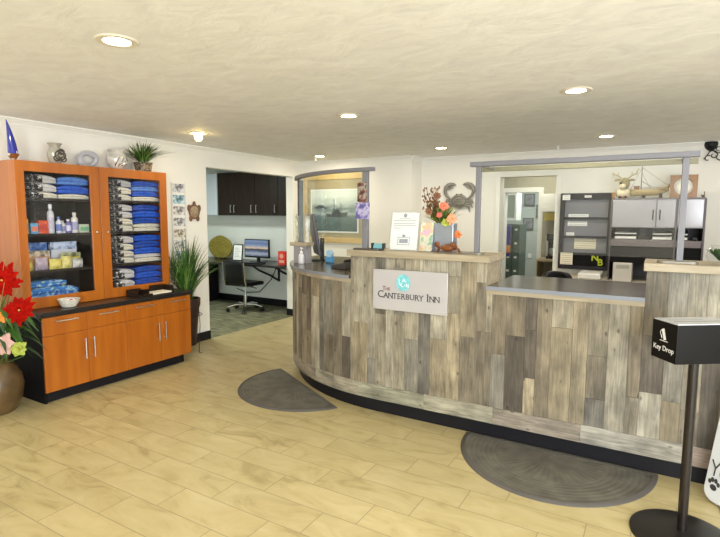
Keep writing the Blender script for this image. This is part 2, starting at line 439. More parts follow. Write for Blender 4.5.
# windows behind the camera
b = MB()
for x0, x1 in ((.6,1.5), (1.5,2.4)):
    b.box(x0, x1, -3.10, -3.02, .45, .51); b.box(x0, x1, -3.10, -3.02, 1.99, 2.05)
    b.box(x0, x0+.05, -3.10, -3.02, .51, 1.99); b.box(x1-.05, x1, -3.10, -3.02, .51, 1.99)
struct('window_1', b, m_trim)
b = MB()
for y0, y1 in ((-2.7,-1.17), (-1.17,.36), (.36,1.9)):
    b.box(2.62, 2.70, y0, y1, .45, .51); b.box(2.62, 2.70, y0, y1, 1.99, 2.05)
    b.box(2.62, 2.70, y0, y0+.05, .51, 1.99); b.box(2.62, 2.70, y1-.05, y1, .51, 1.99)
struct('window_added', b, m_trim)  # unseen right-wall window, added so side light reaches the cabinet fronts

# ------------------------------------------------------------------ reception counter
CX, CYc, CR = -1.76, 4.655, 1.475
S0 = 1.25                               # right end x
L1 = S0-CX                              # straight length
def cpt(s, off=0, z=0):                 # off > 0 outwards (towards the room)
    if s <= L1: return (S0-s, CYc-CR-off, z)
    a = (s-L1)/CR
    return (CX-(CR+off)*math.sin(a), CYc-(CR+off)*math.cos(a), z)
def s_of_x(x):
    if x >= CX: return S0-x
    return L1+CR*math.asin((CX-x)/CR)
SEND = L1+CR*R(88)
def sweep(mb, s0, s1, o0, o1, z0, z1, mi=0, step=.09):
    n = max(1, int(math.ceil((s1-s0)/step))) if s1 > L1 else 1
    ss = []
    if s0 < L1 < s1:
        k = max(1, int(math.ceil((s1-L1)/step))); ss = [s0]+[L1+(s1-L1)*i/k for i in range(k+1)]
    else:
        ss = [s0+(s1-s0)*i/n for i in range(n+1)]
    vs = []; fs = []
    for s in ss: vs += [cpt(s,o0,z0), cpt(s,o1,z0), cpt(s,o1,z1), cpt(s,o0,z1)]
    for i in range(len(ss)-1):
        a = i*4; c = a+4
        for k in range(4):
            k2 = (k+1) % 4; fs.append((a+k, a+k2, c+k2, c+k))
    fs += [(0,1,2,3), tuple(reversed([len(vs)-4+k for k in range(4)]))]
    mb.add(vs, fs, mi); return mb
SL0, SL1 = s_of_x(-.925), s_of_x(-1.95)       # raised block with the sign
SR0, SR1 = 0, s_of_x(-.045)                   # raised block on the right
ZLOW, ZUP = .962, 1.160
counter = thing('reception_counter', 'long curved reception counter clad in weathered grey and brown wood planks', 'counter', (-1.2,3.4,0))

# plank cladding: one mesh, boards with a colour of their own
PAL0 = [(.36,.315,.225),(.40,.36,.275),(.30,.26,.185),(.43,.39,.30),(.235,.195,.135),(.20,.165,.115),(.13,.105,.08),(.27,.25,.205),(.33,.27,.17),(.38,.31,.19),(.19,.175,.15),(.46,.42,.34),(.25,.20,.13)]
PAL = [tuple(.70*k*(.78*x+.22*(sum(c)/3)) for x, k in zip(c, (1,.99,.93))) for c in PAL0]
WPAL = [5,5,4,5,4,3,2,4,4,3,2,3,3]
def board_mesh(name, boards, parent):
    vs = []; fs = []; cols = []; uvs = []
    off = Vector(parent['_o'])
    for (s0, s1, z0, z1, o, c, horiz) in boards:
        g = .0006
        a0, a1, b0, b1 = s0+g, s1-g, z0+g, z1-g
        n = max(1, int((a1-a0)/.11)) if a1 > L1 else 1
        ru, rv = random.random()*9, random.random()*9
        for i in range(n):
            u0 = a0+(a1-a0)*i/n; u1 = a0+(a1-a0)*(i+1)/n
            base = len(vs)
            for (s, z, oo) in ((u0,b0,o),(u1,b0,o),(u1,b1,o),(u0,b1,o),(u0,b0,-.012),(u1,b0,-.012),(u1,b1,-.012),(u0,b1,-.012)):
                vs.append(tuple(Vector(cpt(s, oo, z))-off))
            F = [(0,1,2,3), (3,2,6,7), (0,4,5,1)]
            if i == 0: F.append((0,3,7,4))
            if i == n-1: F.append((1,5,6,2))
            for q in F:
                fs.append([base+k for k in q]); cols.append(c)
                for k in q:
                    s, z = ((u0,b0),(u1,b0),(u1,b1),(u0,b1),(u0,b0),(u1,b0),(u1,b1),(u0,b1))[k]
                    uvs.append(((z+ru), (s+rv)) if horiz else ((s+ru), (z+rv)))
    me = bpy.data.meshes.new(name); me.from_pydata(vs, [], fs); me.materials.append(m_plank)
    me.uv_layers.new(name='UVMap'); me.color_attributes.new('plank', 'FLOAT_COLOR', 'CORNER')
    me.uv_layers['UVMap'].data.foreach_set('uv', [x for q in uvs for x in q])
    cc = []
    for p in me.polygons: cc += (list(cols[p.index])+[1.0])*p.loop_total
    me.color_attributes['plank'].data.foreach_set('color', cc)
    me.update()
    o = bpy.data.objects.new(name, me); COL.objects.link(o); o.parent = parent
    return o
rng = random.Random(21)
def pc(dk=1.0):
    c = rng.choices(PAL, WPAL)[0]; k = rng.uniform(.88, 1.12)*dk
    return tuple(x*k for x in c)
boards = []
s = 0
while s < SEND-.02:
    wd = rng.choice((.066, .085, .09, .105, .12))
    e = min(SEND, s+wd)
    for brk in (SL0, SL1, SR1):
        if s < brk < e+.03: e = brk
    mid = (s+e)/2
    top = ZUP if (SL0 <= mid <= SL1 or mid <= SR1) else ZLOW
    zs = [.222]
    k = rng.random()
    if k < .75: zs.append(rng.uniform(.38, .85))
    if k < .30: zs.append(min(top-.07, zs[-1]+rng.uniform(.18, .35)))
    zs = [z for z in zs if z < top-.06]+[top]
    for z0, z1 in zip(zs, zs[1:]): boards.append((s, e, z0, z1, rng.uniform(.0, .003), pc(), False))
    s = e
s = 0
while s < SEND-.02:
    e = min(SEND, s+rng.uniform(.35, .62)); c = rng.choice([PAL[1], PAL[3], PAL[11], PAL[0]])
    boards.append((s, e, .112, .222, rng.uniform(.0, .002), tuple(x*rng.uniform(.95,1.1) for x in c), True)); s = e
board_mesh('plank_cladding', boards, counter)
b = MB(); sweep(b, 0, SEND, -.0125, -.10, .1125, ZLOW); sweep(b, 0, SEND, -.62, -.68, 0, ZLOW-.0)
sweep(b, 0, .03, -.1, -.62, 0, ZLOW); sweep(b, SEND-.03, SEND, -.1, -.62, 0, ZLOW)
b2 = MB(); sweep(b2, 0, SEND, -.06, -.013, .112, .125)
o = build('counter_body', b, m_blackm, counter, smooth=False)
# recessed plinth
b = MB(); sweep(b, 0, SEND, -.055, -.09, 0.0, .112, step=.05)
o = build('toe_kick', b, m_toe, counter)
# raised blocks (backs, side returns) and their ledges
for i, (a, c) in enumerate(((SL0, SL1), (SR0, SR1))):
    b = MB(); sweep(b, a, c, -.012, -.27, ZLOW+.0, ZUP)
    build('raised_block', b, m_plank_side if False else m_ledge, counter, smooth=False)
    b = MB(); sweep(b, a-(.02 if a > 0 else 0), c+.015, .03, -.33, ZUP, 1.203)
    build('ledge', b, m_ledge, counter, smooth=False, bevel=.003)
# low worktops and their trim below
for a, c in ((SR1, SL0), (SL1, SEND)):
    b = MB(); sweep(b, a, c, .020, -.70, .99, 1.012)
    wt = build('worktop', b, m_worktop, counter, ang=30)
    b = MB(); sweep(b, a, c, .026, .020, .989, 1.012)
    build('edge_band', b, m_wedge, wt, ang=30)
    b = MB(); sweep(b, a, c, .016, -.66, ZLOW, .99)
    build('worktop_trim', b, m_ledge, counter, ang=30)
# small raised pedestal at the far left end
b = MB(); b.box(-2.93, -2.79, 3.775, 3.865, 1.0125, 1.17); build('pedestal', b, mat('pedestal_laminate', (.30,.29,.31), .5, noise=.1), counter, smooth=False)
b = MB(); b.box(-2.96, -2.77, 3.755, 3.88, 1.17, 1.203); build('ledge', b, m_ledge, counter, smooth=False, bevel=.003)

# hotel sign on the counter
sg = thing('hotel_sign', 'brushed silver hotel name plaque with teal round emblem on counter front', 'sign', (-1.473, 3.17, .93))
b = MB(); b.box(-1.737, -1.178, 3.152, 3.160, .793, 1.077); build('plate', b, mat('silver_plate', (.50,.49,.51), .38, metal=.35, noise=.06, nscale=3), sg, smooth=False, bevel=.002)
for x in (-1.717, -1.198):
    for z in (.813, 1.057):
        b = MB(); b.tube([(x,3.15,z),(x,3.178,z)], .006, 10); o = build('standoff', b, m_brush, sg)
# emblem: teal disc with pale marks
def disc(cx, cz, rx, rz, y0, y1, n=32): return MB().prism([(cx+rx*math.cos(2*PI*k/n), cz+rz*math.sin(2*PI*k/n)) for k in range(n)], y0, y1, 'y')
sg_dx = .018
em = build('emblem', disc(-1.500, .991, .053, .058, 3.148, 3.152), mat('teal_emblem', (.20,.58,.64), .45, noise=.3, nscale=25), sg, smooth=False)
b = MB()
b.tube([(-1.530,3.147,1.016),(-1.527,3.147,0.981),(-1.510,3.147,0.968),(-1.495,3.147,0.964)], .0025, 5)
b.tube([(-1.505,3.147,0.998),(-1.493,3.147,1.018),(-1.481,3.147,0.998)], .0035, 5)
b.tube([(-1.515,3.147,0.991),(-1.515,3.147,0.974)], .0025, 5); b.tube([(-1.472,3.147,0.991),(-1.472,3.147,0.964)], .0025, 5)
b.tube([(-1.460,3.147,0.986),(-1.460,3.147,0.961)], .0025, 5); b.tube([(-1.485,3.147,0.984),(-1.485,3.147,0.968)], .0025, 5)
b.tube([(-1.475,3.147,0.976),(-1.458,3.147,0.976)], .002, 5)
build('emblem_mark', b, mat('pale_emblem', (.75,.85,.86), .5), em)
m_signred = mat('sign_red', (.20,.07,.06), .5)
def smallcaps(words, x, z, big, small, y, par, m):
    cx = x; s_ = MB()
    for wd in words:
        for i, ch in enumerate(wd):
            sz = big if i == 0 else small
            adv = {'H': .74, 'I': .34, 'N': .72, 'C': .70, 'A': .68, 'T': .60, 'E': .60, 'R': .64, 'B': .64, 'U': .70, 'Y': .62}[ch]*sz*.92
            yb = z+sz*.35
            text_mb(s_, ch, sz, up_text(cx+adv/2, y, yb), .0008, bold=.0003)
            # serifs
            hw = sz*.13
            spots = {'I': [0], 'N': [-.24,.24], 'H': [-.24,.24], 'A': [-.28,.28], 'T': [0], 'E': [-.16], 'R': [-.18,.24], 'B': [], 'U': [], 'Y': [0], 'C': []}[ch]
            tops = {'H': [-.24,.24], 'I': [0], 'N': [-.24,.24], 'U': [-.22,.22], 'Y': [-.27,.27]}.get(ch, [])
            cxm = cx+adv/2
            for q in spots: s_.box(cxm+q*sz-hw, cxm+q*sz+hw, y-.0008, y, z-sz*.0, z+sz*.035)
            for q in tops: s_.box(cxm+q*sz-hw, cxm+q*sz+hw, y-.0008, y, z+sz*.68, z+sz*.715)
            cx += adv+sz*.02
        cx += big*.28
    build('lettering', s_, m, par, smooth=False)
smallcaps(['CANTERBURY', 'INN'], -1.698, .875, .071, .0545, 3.151, sg, m_ink)
smallcaps(['THE'], -1.660, .930, .040, .030, 3.151, sg, m_signred)
TXT_END = None

# ------------------------------------------------------------------ sneeze guards
def post_at(par, x, y, z0, z1, wx=.032, wy=.032):
    b = MB(); b.box(x-wx/2, x+wx/2, y-wy/2, y+wy/2, z0, z1); build('post', b, m_lav, par, smooth=False, bevel=.003)
def rrect(cx, cy_, hx, hy, r, n=6):
    out = []
    for (sx_, sy_, a0) in ((1,1,0), (-1,1,90), (-1,-1,180), (1,-1,270)):
        for k in range(n+1):
            a = R(a0+90*k/n); out.append((cx+sx_*(hx-r)+r*math.cos(a), cy_+sy_*(hy-r)+r*math.sin(a)))
    return out
guard = thing('sneeze_guard', 'straight clear sneeze guard with grey posts above the low middle worktop', 'sneeze guard', (-.45,3.24,1.203))
for x, x0, x1 in ((-1.02,-1.13,-.975), (.104,.0,.19)):
    post_at(guard, x, 3.25, 1.215, 1.768)
    b = MB(); b.prism(rrect((x0+x1)/2, 3.25, (x1-x0)/2, .05, .03), 1.203, 1.215, 'z'); build('base_plate', b, mat('plate_grey', (.22,.20,.16), .4, metal=.4), guard, smooth=False)
b = MB(); b.box(-1.075, .165, 3.225, 3.27, 1.768, 1.798); build('top_rail', b, m_lav, guard, smooth=False, bevel=.003)
b = MB(); b.box(-1.13, .175, 3.56, 3.585, 1.762, 1.792); build('rear_rail', b, m_olive, guard, smooth=False, bevel=.002)
for x in (-1.02, .104):
    b = MB(); b.box(x-.01, x+.01, 3.27, 3.56, 1.772, 1.785); build('cross_bracket', b, m_lav, guard, smooth=False)
b = MB(); b.box(-.998, .082, 3.245, 3.251, 1.228, 1.768); build('glass_panel', b, m_glass, guard, smooth=False)
g2 = thing('sneeze_guard', 'curved clear sneeze guard at the far left end of the counter', 'sneeze guard', (-2.3,3.4,1.203))
post_at(g2, -2.865, 3.80, 1.204, 1.770, .045, .03)
post_at(g2, -1.85, 3.235, 1.215, 1.770, .045, .03)
b = MB(); b.prism(rrect(-1.83, 3.245, .11, .05, .02), 1.203, 1.215, 'z'); build('base_plate', b, mat('plate_dark', (.10,.09,.08), .4, metal=.4), g2, smooth=False)
# curved rail through the posts
arc = []
A0, A1 = s_of_x(-1.78), s_of_x(-2.97)
for k in range(17):
    t = k/16; arc.append(cpt(A0+(A1-A0)*t, -.045, 0))
b = MB(); sweep(b, A0, A1, -.025, -.068, 1.770, 1.797, step=.05); build('top_rail', b, m_lav, g2)
b = MB(); sweep(b, s_of_x(-1.88), s_of_x(-2.84), -.044, -.050, 1.228, 1.770, step=.05); build('glass_panel', b, m_glass, g2)

# ------------------------------------------------------------------ mats
def mat_mat():
    m = bpy.data.materials.new('rubber_mat'); t, p = nt(m); L = t.links; N = t.nodes
    tc = N.new('ShaderNodeTexCoord'); sx = N.new('ShaderNodeSeparateXYZ'); L.new(tc.outputs['Object'], sx.inputs[0])
    def mth(op, a, b=None, c=None):
        n = N.new('ShaderNodeMath'); n.operation = op
        for i, q in enumerate((a, b, c)):
            if q is None: continue
            if isinstance(q, (int, float)): n.inputs[i].default_value = q
            else: L.new(q, n.inputs[i])
        return n.outputs[0]
    y = mth('ADD', sx.outputs['Y'], .10)
    ang = mth('ARCTAN2', y, sx.outputs['X'])
    rr = mth('POWER', mth('ADD', mth('MULTIPLY', sx.outputs['X'], sx.outputs['X']), mth('MULTIPLY', y, y)), .5)
    rays = mth('SINE', mth('MULTIPLY', ang, 44.0))
    inner = mth('MULTIPLY', mth('LESS_THAN', rr, .30), mth('GREATER_THAN', rr, .04))
    rays = mth('MULTIPLY', rays, inner)
    rings = mth('MULTIPLY', mth('SINE', mth('MULTIPLY', rr, 210.0)), mth('SUBTRACT', 1.0, inner))
    h = mth('ADD', rays, rings)
    ns = N.new('ShaderNodeTexNoise'); ns.inputs['Scale'].default_value = 9; ns.inputs['Detail'].default_value = 6; L.new(tc.outputs['Object'], ns.inputs[0])
    v = mth('ADD', mth('MULTIPLY', h, .05), ns.outputs[0])
    r = N.new('ShaderNodeValToRGB'); r.color_ramp.elements[0].position = .3; r.color_ramp.elements[1].position = .75
    r.color_ramp.elements[0].color = (.075,.070,.055,1); r.color_ramp.elements[1].color = (.15,.14,.11,1)
    L.new(v, r.inputs[0]); L.new(r.outputs[0], p.inputs['Base Color']); p.inputs['Roughness'].default_value = .75
    b = N.new('ShaderNodeBump'); b.inputs['Strength'].default_value = .3; b.inputs['Distance'].default_value = .002; L.new(h, b.inputs['Height']); L.new(b.outputs[0], p.inputs['Normal'])
    return m
m_mat = mat_mat(); m_rim = mat('mat_rim', (.085,.078,.07), .6)
def half(r, ry, n=40): return [(r*math.cos(PI+PI*k/n), ry*math.sin(PI+PI*k/n)) for k in range(n+1)]
def floor_mat_obj(label, loc, rz, r, ry):
    t = thing('entrance_mat', label, 'floor mat', loc)
    t['_o'] = [0,0,0]
    b = MB(); b.prism(half(r-.028, ry-.028), 0, .008, 'z'); build('ribbed_field', b, m_mat, t, smooth=False)
    b = MB(); o_, i_ = half(r, ry), half(r-.028, ry-.028)
    i_ = [(x, min(y, -.028)) for x, y in i_]
    vs = []; fs = []
    o3 = o_; n = len(o_)
    for x, y in o3: vs.append((x, y, 0))
    for x, y in o3: vs.append((x*.99, y*.99, .007))
    for x, y in i_: vs.append((x, y, .011))
    for x, y in i_: vs.append((x, y, .0))
    for k in range(n):
        k2 = (k+1) % n
        for l in range(3): fs.append((l*n+k, l*n+k2, (l+1)*n+k2, (l+1)*n+k))
    b.add(vs, fs); build('rubber_rim', b, m_rim, t, ang=50)
    t.rotation_euler = (0, 0, rz)
    return t
floor_mat_obj('half-round ribbed grey mat at the counter behind the key drop stand', (-.485, 3.215, .0005), 0, .56, .62)
floor_mat_obj('half-round ribbed grey mat beside the curved end of the counter', (-2.525, 3.405, .0005), math.atan2(-.50, .90), .575, .565)

# ------------------------------------------------------------------ orange display cabinet and sideboard
YC0, YC1, XF = 2.035, 3.44, -3.96
sb = thing('sideboard', 'orange cherry sideboard with black top against the left wall', 'sideboard', (-4.23, 2.74, 0))
b = MB(); b.box(XL+.014, XF-.02, YC0, YC0+.02, .0, .672); build('side_panel', b, m_blackm, sb, smooth=False)
b = MB(); b.box(XL+.014, XF-.02, YC0+.02, YC1, .085, .672); build('body', b, m_int, sb, smooth=False)
b = MB(); b.box(XL+.014, XF-.045, YC0+.02, YC1-.06, 0, .085); build('plinth', b, m_toe, sb, smooth=False)
b = MB(); b.box(XL+.014, XF+.012, YC0-.02, YC1+.02, .672, .712); build('worktop', b, m_desk, sb, smooth=False, bevel=.004)
b = MB(); b.box(XL+.014, XF-.02, YC1, YC1+.018, .085, .672); build('side_panel', b, m_orange, sb, smooth=False)
nb = 4; bw = (YC1-YC0-.004)/nb
def bar_handle(par, p0, p1, out=.028, r=.0045):
    v = Vector(p1)-Vector(p0); d = v.normalized()
    b = MB(); o0 = Vector((out, 0, 0))
    b.tube([Vector(p0)+o0, Vector(p1)+o0], r, 8)
    for q in (.1, .9):
        c = Vector(p0)+v*q; b.tube([c, c+o0], r*.8, 6)
    build('handle', b, m_brush, par)
for i in range(nb):
    y0 = YC0+.004+bw*i; y1 = y0+bw-.003
    b = MB(); b.box(XF-.02, XF, y0, y1, .525, .668); d = build('drawer', b, m_orange, sb, smooth=False, bevel=.002)
    c = (y0+y1)/2; bar_handle(d, (XF, c-.09, .634), (XF, c+.09, .634))
    b = MB(); b.box(XF-.02, XF, y0, y1, .088, .5225); d = build('door', b, m_orange, sb, smooth=False, bevel=.002)
    yy = y1-.035 if i % 2 == 0 else y0+.035
    bar_handle(d, (XF, yy, .29), (XF, yy, .46))
# upper cabinet
XU, YU0, YU1, ZU0, ZU1 = -4.14, 2.0, 3.35, .713, 1.853
dc = thing('display_cabinet', 'orange cherry display cabinet with two glass doors standing on the sideboard', 'display cabinet', (-4.32, 2.67, ZU0))
b = MB()
b.box(XL+.003, XU-.022, YU0, YU0+.022, ZU0, ZU1); build('side_panel', b, m_orange, dc, smooth=False)
b = MB(); b.box(XL+.003, XU-.022, YU1-.022, YU1, ZU0, ZU1); build('side_panel', b, m_orange, dc, smooth=False)
b = MB(); b.box(XL+.003, XU-.022, YU0+.022, YU1-.022, ZU1-.022, ZU1); build('top_panel', b, m_orange_x, dc, smooth=False)
b = MB(); b.box(XL+.003, XU-.022, YU0+.022, YU1-.022, ZU0, ZU0+.05); build('bottom_panel', b, m_orange_x, dc, smooth=False)
b = MB(); b.box(XL+.003, XL+.013, YU0+.022, YU1-.022, ZU0+.05, ZU1-.022)
YM = 2.663
b.box(XL+.013, XU-.024, YM-.012, YM+.012, ZU0+.05, ZU1-.022); build('back_panel', b, m_int, dc, smooth=False)
SH = [1.575, 1.295, 1.005]
for z in SH:
    for y0, y1 in ((YU0+.022, YM-.012), (YM+.012, YU1-.022)):
        b = MB(); b.box(XL+.013, XU-.035, y0, y1, z-.018, z); build('shelf', b, m_int, dc, smooth=False)
for side, (y0, y1, g0, g1) in enumerate(((YU0, YM-.002, 2.065, 2.580), (YM+.002, YU1, 2.745, 3.275))):
    b = MB(); z0, z1 = ZU0+.004, ZU1
    h0, h1 = .803, 1.775
    q = [(y0,z0),(y1,z0),(y1,z1),(y0,z1),(g0,h0),(g1,h0),(g1,h1),(g0,h1)]
    b.add([(XU-.02,y,z) for y,z in q]+[(XU,y,z) for y,z in q], [f_ for k in range(4) for f_ in ((k,(k+1)%4,(k+1)%4+4,k+4),(k+8,k+12,(k+1)%4+12,(k+1)%4+8),(k,k+8,(k+1)%4+8,(k+1)%4),(k+4,(k+1)%4+4,(k+1)%4+12,k+12))])
    d = build('door', b, m_orange, dc, smooth=False, bevel=.002)
    b = MB(); b.box(XU-.013, XU-.008, g0, g1, h0, h1); build('glass_pane', b, m_cabglass, d, smooth=False)
    yk = (YM-.055) if side == 0 else (YM+.045)
    b = MB(); b.tube([(XU, yk, 1.30), (XU+.015, yk, 1.30)], .004, 8); b.ball((XU+.02, yk, 1.30), .011); build('knob', b, m_chrome, d)

# folded garments
m_fblue = mat('blue_fleece', (.02,.12,.68), .9, noise=.35, nscale=30, bump=.4, bscale=200)
m_fsky = mat('sky_blue_fleece', (.12,.30,.78), .9, noise=.3, nscale=30, bump=.4, bscale=200)
m_fnavy = mat('deep_blue_fleece', (.02,.09,.50), .9, noise=.35, nscale=30, bump=.4, bscale=200)
m_fgrey = mat('grey_fleece', (.66,.66,.66), .9, noise=.2, nscale=40, bump=.4, bscale=200)
m_fcream = mat('cream_fleece', (.74,.72,.60), .9, noise=.15, nscale=40, bump=.4, bscale=200)
m_print = ramp_mat('black_print', [(.0,(.012,.012,.012)), (.535,(.35,.35,.35)), (.57,(.70,.70,.68))], 30, .85, interp='CONSTANT', detail=2)
def garment(mb, y0, y1, x0, x1, z0, h, seed=0, mi=0):
    rr = random.Random(seed); n = 10
    prof = []
    def lobe(zc, hh):
        for k in range(7):
            a = -PI/2+PI*k/6; prof.append((x1-hh*.9+hh*.9*math.cos(a), zc+hh*math.sin(a)))
    lobe(z0+h*.26, h*.25); lobe(z0+h*.74, h*.25)
    prof.append((x0+.01, z0+h)); prof.append((x0, z0+h*.8)); prof.append((x0, z0+h*.2)); prof.append((x0+.01, z0))
    k = len(prof); vs = []; fs = []
    for i in range(n+1):
        t = i/n; e = math.sin(PI*t)**.35 if 0 < t < 1 else .25
        wob = rr.uniform(-.0025, .0025)
        for (x, z) in prof:
            zc = z0+h*.5
            vs.append((x+wob*(1 if x > x0+.02 else 0)-(1-e)*.012, y0+(y1-y0)*t, zc+(z-zc)*(.55+.45*e)-(1-e)*h*.18))
    for i in range(n):
        for j in range(k):
            j2 = (j+1) % k; fs.append((i*k+j, i*k+j2, (i+1)*k+j2, (i+1)*k+j))
    fs += [tuple(range(k)), tuple(reversed(range(n*k, n*k+k)))]
    mb.add(vs, fs, mi); return mb
X0G, X1G = -4.46, -4.195
ord_w = ['bottom', 'second', 'third', 'fourth', 'fifth']
def stack(door, comp, zbase, col, y0, y1, items, gname):
    z = zbase+.0005
    for i, (m, h, pr) in enumerate(items):
        cname = {id(m_fblue): 'royal blue', id(m_fsky): 'sky blue', id(m_fgrey): 'grey', id(m_fcream): 'cream', id(m_fnavy): 'deep blue'}[id(m)]
        pos = 'topmost' if i == len(items)-1 else (ord_w[i]+('' if i == 0 else ' up'))
        lab = f'folded {cname} sweatshirt{" with black print" if pr else ""}, {pos} of {gname} pile, {comp}'
        mb = MB(); garment(mb, y0, y1, X0G, X1G, z, h-.001, seed=int(z*1e4+y0*100))
        loc = ((X0G+X1G)/2, (y0+y1)/2, z)
        o = single('folded_sweatshirt', lab, 'folded sweatshirt', mb, m, loc, group='folded sweatshirts in the display cabinet', ang=60)
        if pr:
            p = MB(); yy0 = y0+(y1-y0)*.06; yy1 = y0+(y1-y0)*.62
            garment(p, yy0, yy1, X1G-.09, X1G+.013, z+.0015, h-.003, seed=5)
            pp = build('print', p, m_print, o, ang=60); pp['label'] = 'black printed lettering'
        z += h
BL, SK, GR, CR_, NV = m_fblue, m_fsky, m_fgrey, m_fcream, m_fnavy
ZB = ZU0+.05
stack('l', 'top shelf of left door', SH[0], 0, 2.04, 2.335, [(CR_,.05,True),(GR,.068,True),(GR,.066,True)], 'printed')
stack('l', 'top shelf of left door', SH[0], 1, 2.345, 2.60, [(CR_,.042,False),(BL,.072,False),(SK,.07,False)], 'blue')
for comp, zb, left, right in (
    ('top shelf of right door', SH[0], [(CR_,.058,True),(CR_,.066,True),(GR,.064,True)], [(CR_,.045,False),(BL,.05,False),(SK,.045,False),(BL,.048,False)]),
    ('second shelf of right door', SH[1], [(CR_,.062,True),(CR_,.062,True),(GR,.062,True),(GR,.066,True)], [(CR_,.038,False),(CR_,.035,False),(NV,.055,False),(BL,.065,False),(NV,.058,False)]),
    ('third shelf of right door', SH[2], [(CR_,.06,True),(CR_,.06,True),(CR_,.065,True),(GR,.07,True)], [(CR_,.042,False),(GR,.035,False),(BL,.062,False),(NV,.06,False),(BL,.06,False)]),
    ('floor of right door', ZB, [(GR,.098,True),(GR,.10,True)], [(CR_,.03,False),(NV,.06,False),(BL,.06,False),(NV,.055,False)])):
    stack('r', comp, zb, 0, 2.72, 3.01, left, 'printed')
    stack('r', comp, zb, 1, 3.02, 3.305, right, 'blue')

# second compartment behind left door: small goods
def carton(y0, y1, z0, z1, c, label, x1=-4.24, dep=.05, c2=None, cat='box', name='small_carton', grp=None):
    b = MB(); b.box(x1-dep, x1, y0, y1, z0+.0005, z1)
    t = thing(name, label, cat, (x1-dep/2, (y0+y1)/2, z0+.0005), grp)
    build('carton_body', b, mat('carton_'+str(len(bpy.data.materials)), c, .5) if cat == 'box' and name != 'boxed_kit' else ramp_mat('cover_'+str(len(bpy.data.materials)), [(.36, tuple(x*.3 for x in c)), (.46, c), (.56, tuple(min(1, x*1.3+.1) for x in c)), (.64, c2 or c)], 18, .5, detail=2), t, smooth=False, bevel=.002)
    if c2:
        b = MB(); b.box(x1, x1+.0015, y0+.006, y1-.006, z0+(z1-z0)*.25, z0+(z1-z0)*.7); build('front_label', b, mat('label_'+str(len(bpy.data.materials)), c2, .5), t, smooth=False)
    return t
def bottle(y, z0, h, r, c, label, cap=(.8,.8,.8), band=None, x=-4.26, name='small_bottle'):
    t = thing(name, label, 'bottle', (x, y, z0+.0005), 'bottles on the second shelf')
    prof = [(r*.9,0),(r,.004),(r,h*.66),(r*.85,h*.74),(r*.42,h*.8),(r*.42,h*.86)]
    b = MB(); b.lathe(prof, (x,y,z0+.0005), 16); build('bottle_body', b, mat('b_'+str(len(bpy.data.materials)), c, .35), t)
    b = MB(); b.lathe([(r*.55,h*.85),(r*.55,h),(0,h)], (x,y,z0+.0005), 14); build('cap', b, mat('bc_'+str(len(bpy.data.materials)), cap, .4), t)
    if band:
        b = MB(); b.lathe([(r+.0006,h*.15),(r+.0006,h*.55)], (x,y,z0+.0005), 16); build('label_band', b, mat('bb_'+str(len(bpy.data.materials)), band, .5), t)
    return t
z2 = SH[1]
carton(2.045, 2.125, z2, z2+.115, (.72,.42,.03), 'orange and yellow snack box leftmost on the second cabinet shelf', c2=(.05,.30,.55))
carton(2.130, 2.185, z2, z2+.085, (.10,.35,.60), 'small blue box between orange snack box and red box', x1=-4.22, c2=(.7,.2,.1))
carton(2.20, 2.275, z2, z2+.105, (.62,.09,.03), 'red box beside the tall silver bottle on second cabinet shelf', c2=(.45,.04,.02))
bottle(2.305, z2, .235, .026, (.62,.64,.68), 'tall silver bottle on the second cabinet shelf', (.85,.85,.88), (.45,.45,.55))
bottle(2.352, z2, .135, .022, (.60,.64,.72), 'pale blue bottle right of the tall silver bottle', (.1,.15,.4), (.12,.18,.45), x=-4.23)
bottle(2.398, z2, .105, .022, (.75,.75,.75), 'small white bottle with grey cap mid second shelf', (.4,.4,.42), (.3,.3,.5))
bottle(2.445, z2, .115, .023, (.18,.17,.42), 'purple bottle on the second cabinet shelf', (.7,.7,.8), (.6,.6,.75))
bottle(2.500, z2, .170, .027, (.78,.76,.70), 'fat cream bottle with wide cap near cabinet right stile', (.80,.77,.68), (.35,.35,.55))
carton(2.53, 2.615, z2, z2+.072, (.60,.66,.50), 'pale green carton at right end of second cabinet shelf', c2=(.2,.5,.25))
# third compartment: puzzles / snack bags
z3 = SH[2]
carton(2.06, 2.32, z3, z3+.215, (.05,.14,.40), 'large blue boxed kit leaning at back of third cabinet shelf', x1=-4.36, dep=.04, c2=(.45,.55,.62), name='boxed_kit')
carton(2.34, 2.56, z3, z3+.215, (.38,.48,.66), 'light blue packet standing at back of third cabinet shelf', x1=-4.35, dep=.03, c2=(.72,.75,.80), name='boxed_kit')
carton(2.13, 2.30, z3, z3+.15, (.50,.42,.30), 'tan magazine in front of large blue boxed kit', x1=-4.29, dep=.008, c2=(.62,.33,.12), name='magazine', cat='magazine')
carton(2.38, 2.55, z3, z3+.125, (.30,.32,.14), 'green magazine with yellow band on third cabinet shelf', x1=-4.28, dep=.008, c2=(.72,.62,.12), name='magazine', cat='magazine')
def pouch(y, x, z0, w_, h, c, c2, label, lean=0):
    b = MB(); n = 8; vs = []; fs = []
    for j in range(7):
        v = j/6
        for k in range(16):
            a = 2*PI*k/16; th = .026*math.sin(PI*min(1, v*.9+.08))+.002
            ww = w_/2*(1-.05*math.sin(PI*v))
            cc, ss = math.cos(a), math.sin(a)
            vs.append((x+th*cc-lean*v, y+ww*(abs(ss)**.6)*(1 if ss >= 0 else -1), z0+.001+h*v))
    for j in range(6):
        for k in range(16): k2 = (k+1) % 16; fs.append((j*16+k, j*16+k2, (j+1)*16+k2, (j+1)*16+k))
    fs += [tuple(range(16)), tuple(range(96, 112))]
    b.add(vs, fs)
    return single('snack_pouch', label, 'snack bag', b, ramp_mat('pouch_'+str(len(bpy.data.materials)), [(.3,c2),(.52,c),(.7,c)], 24, .4), (x,y,z0+.001), group='snack bags on the third shelf')
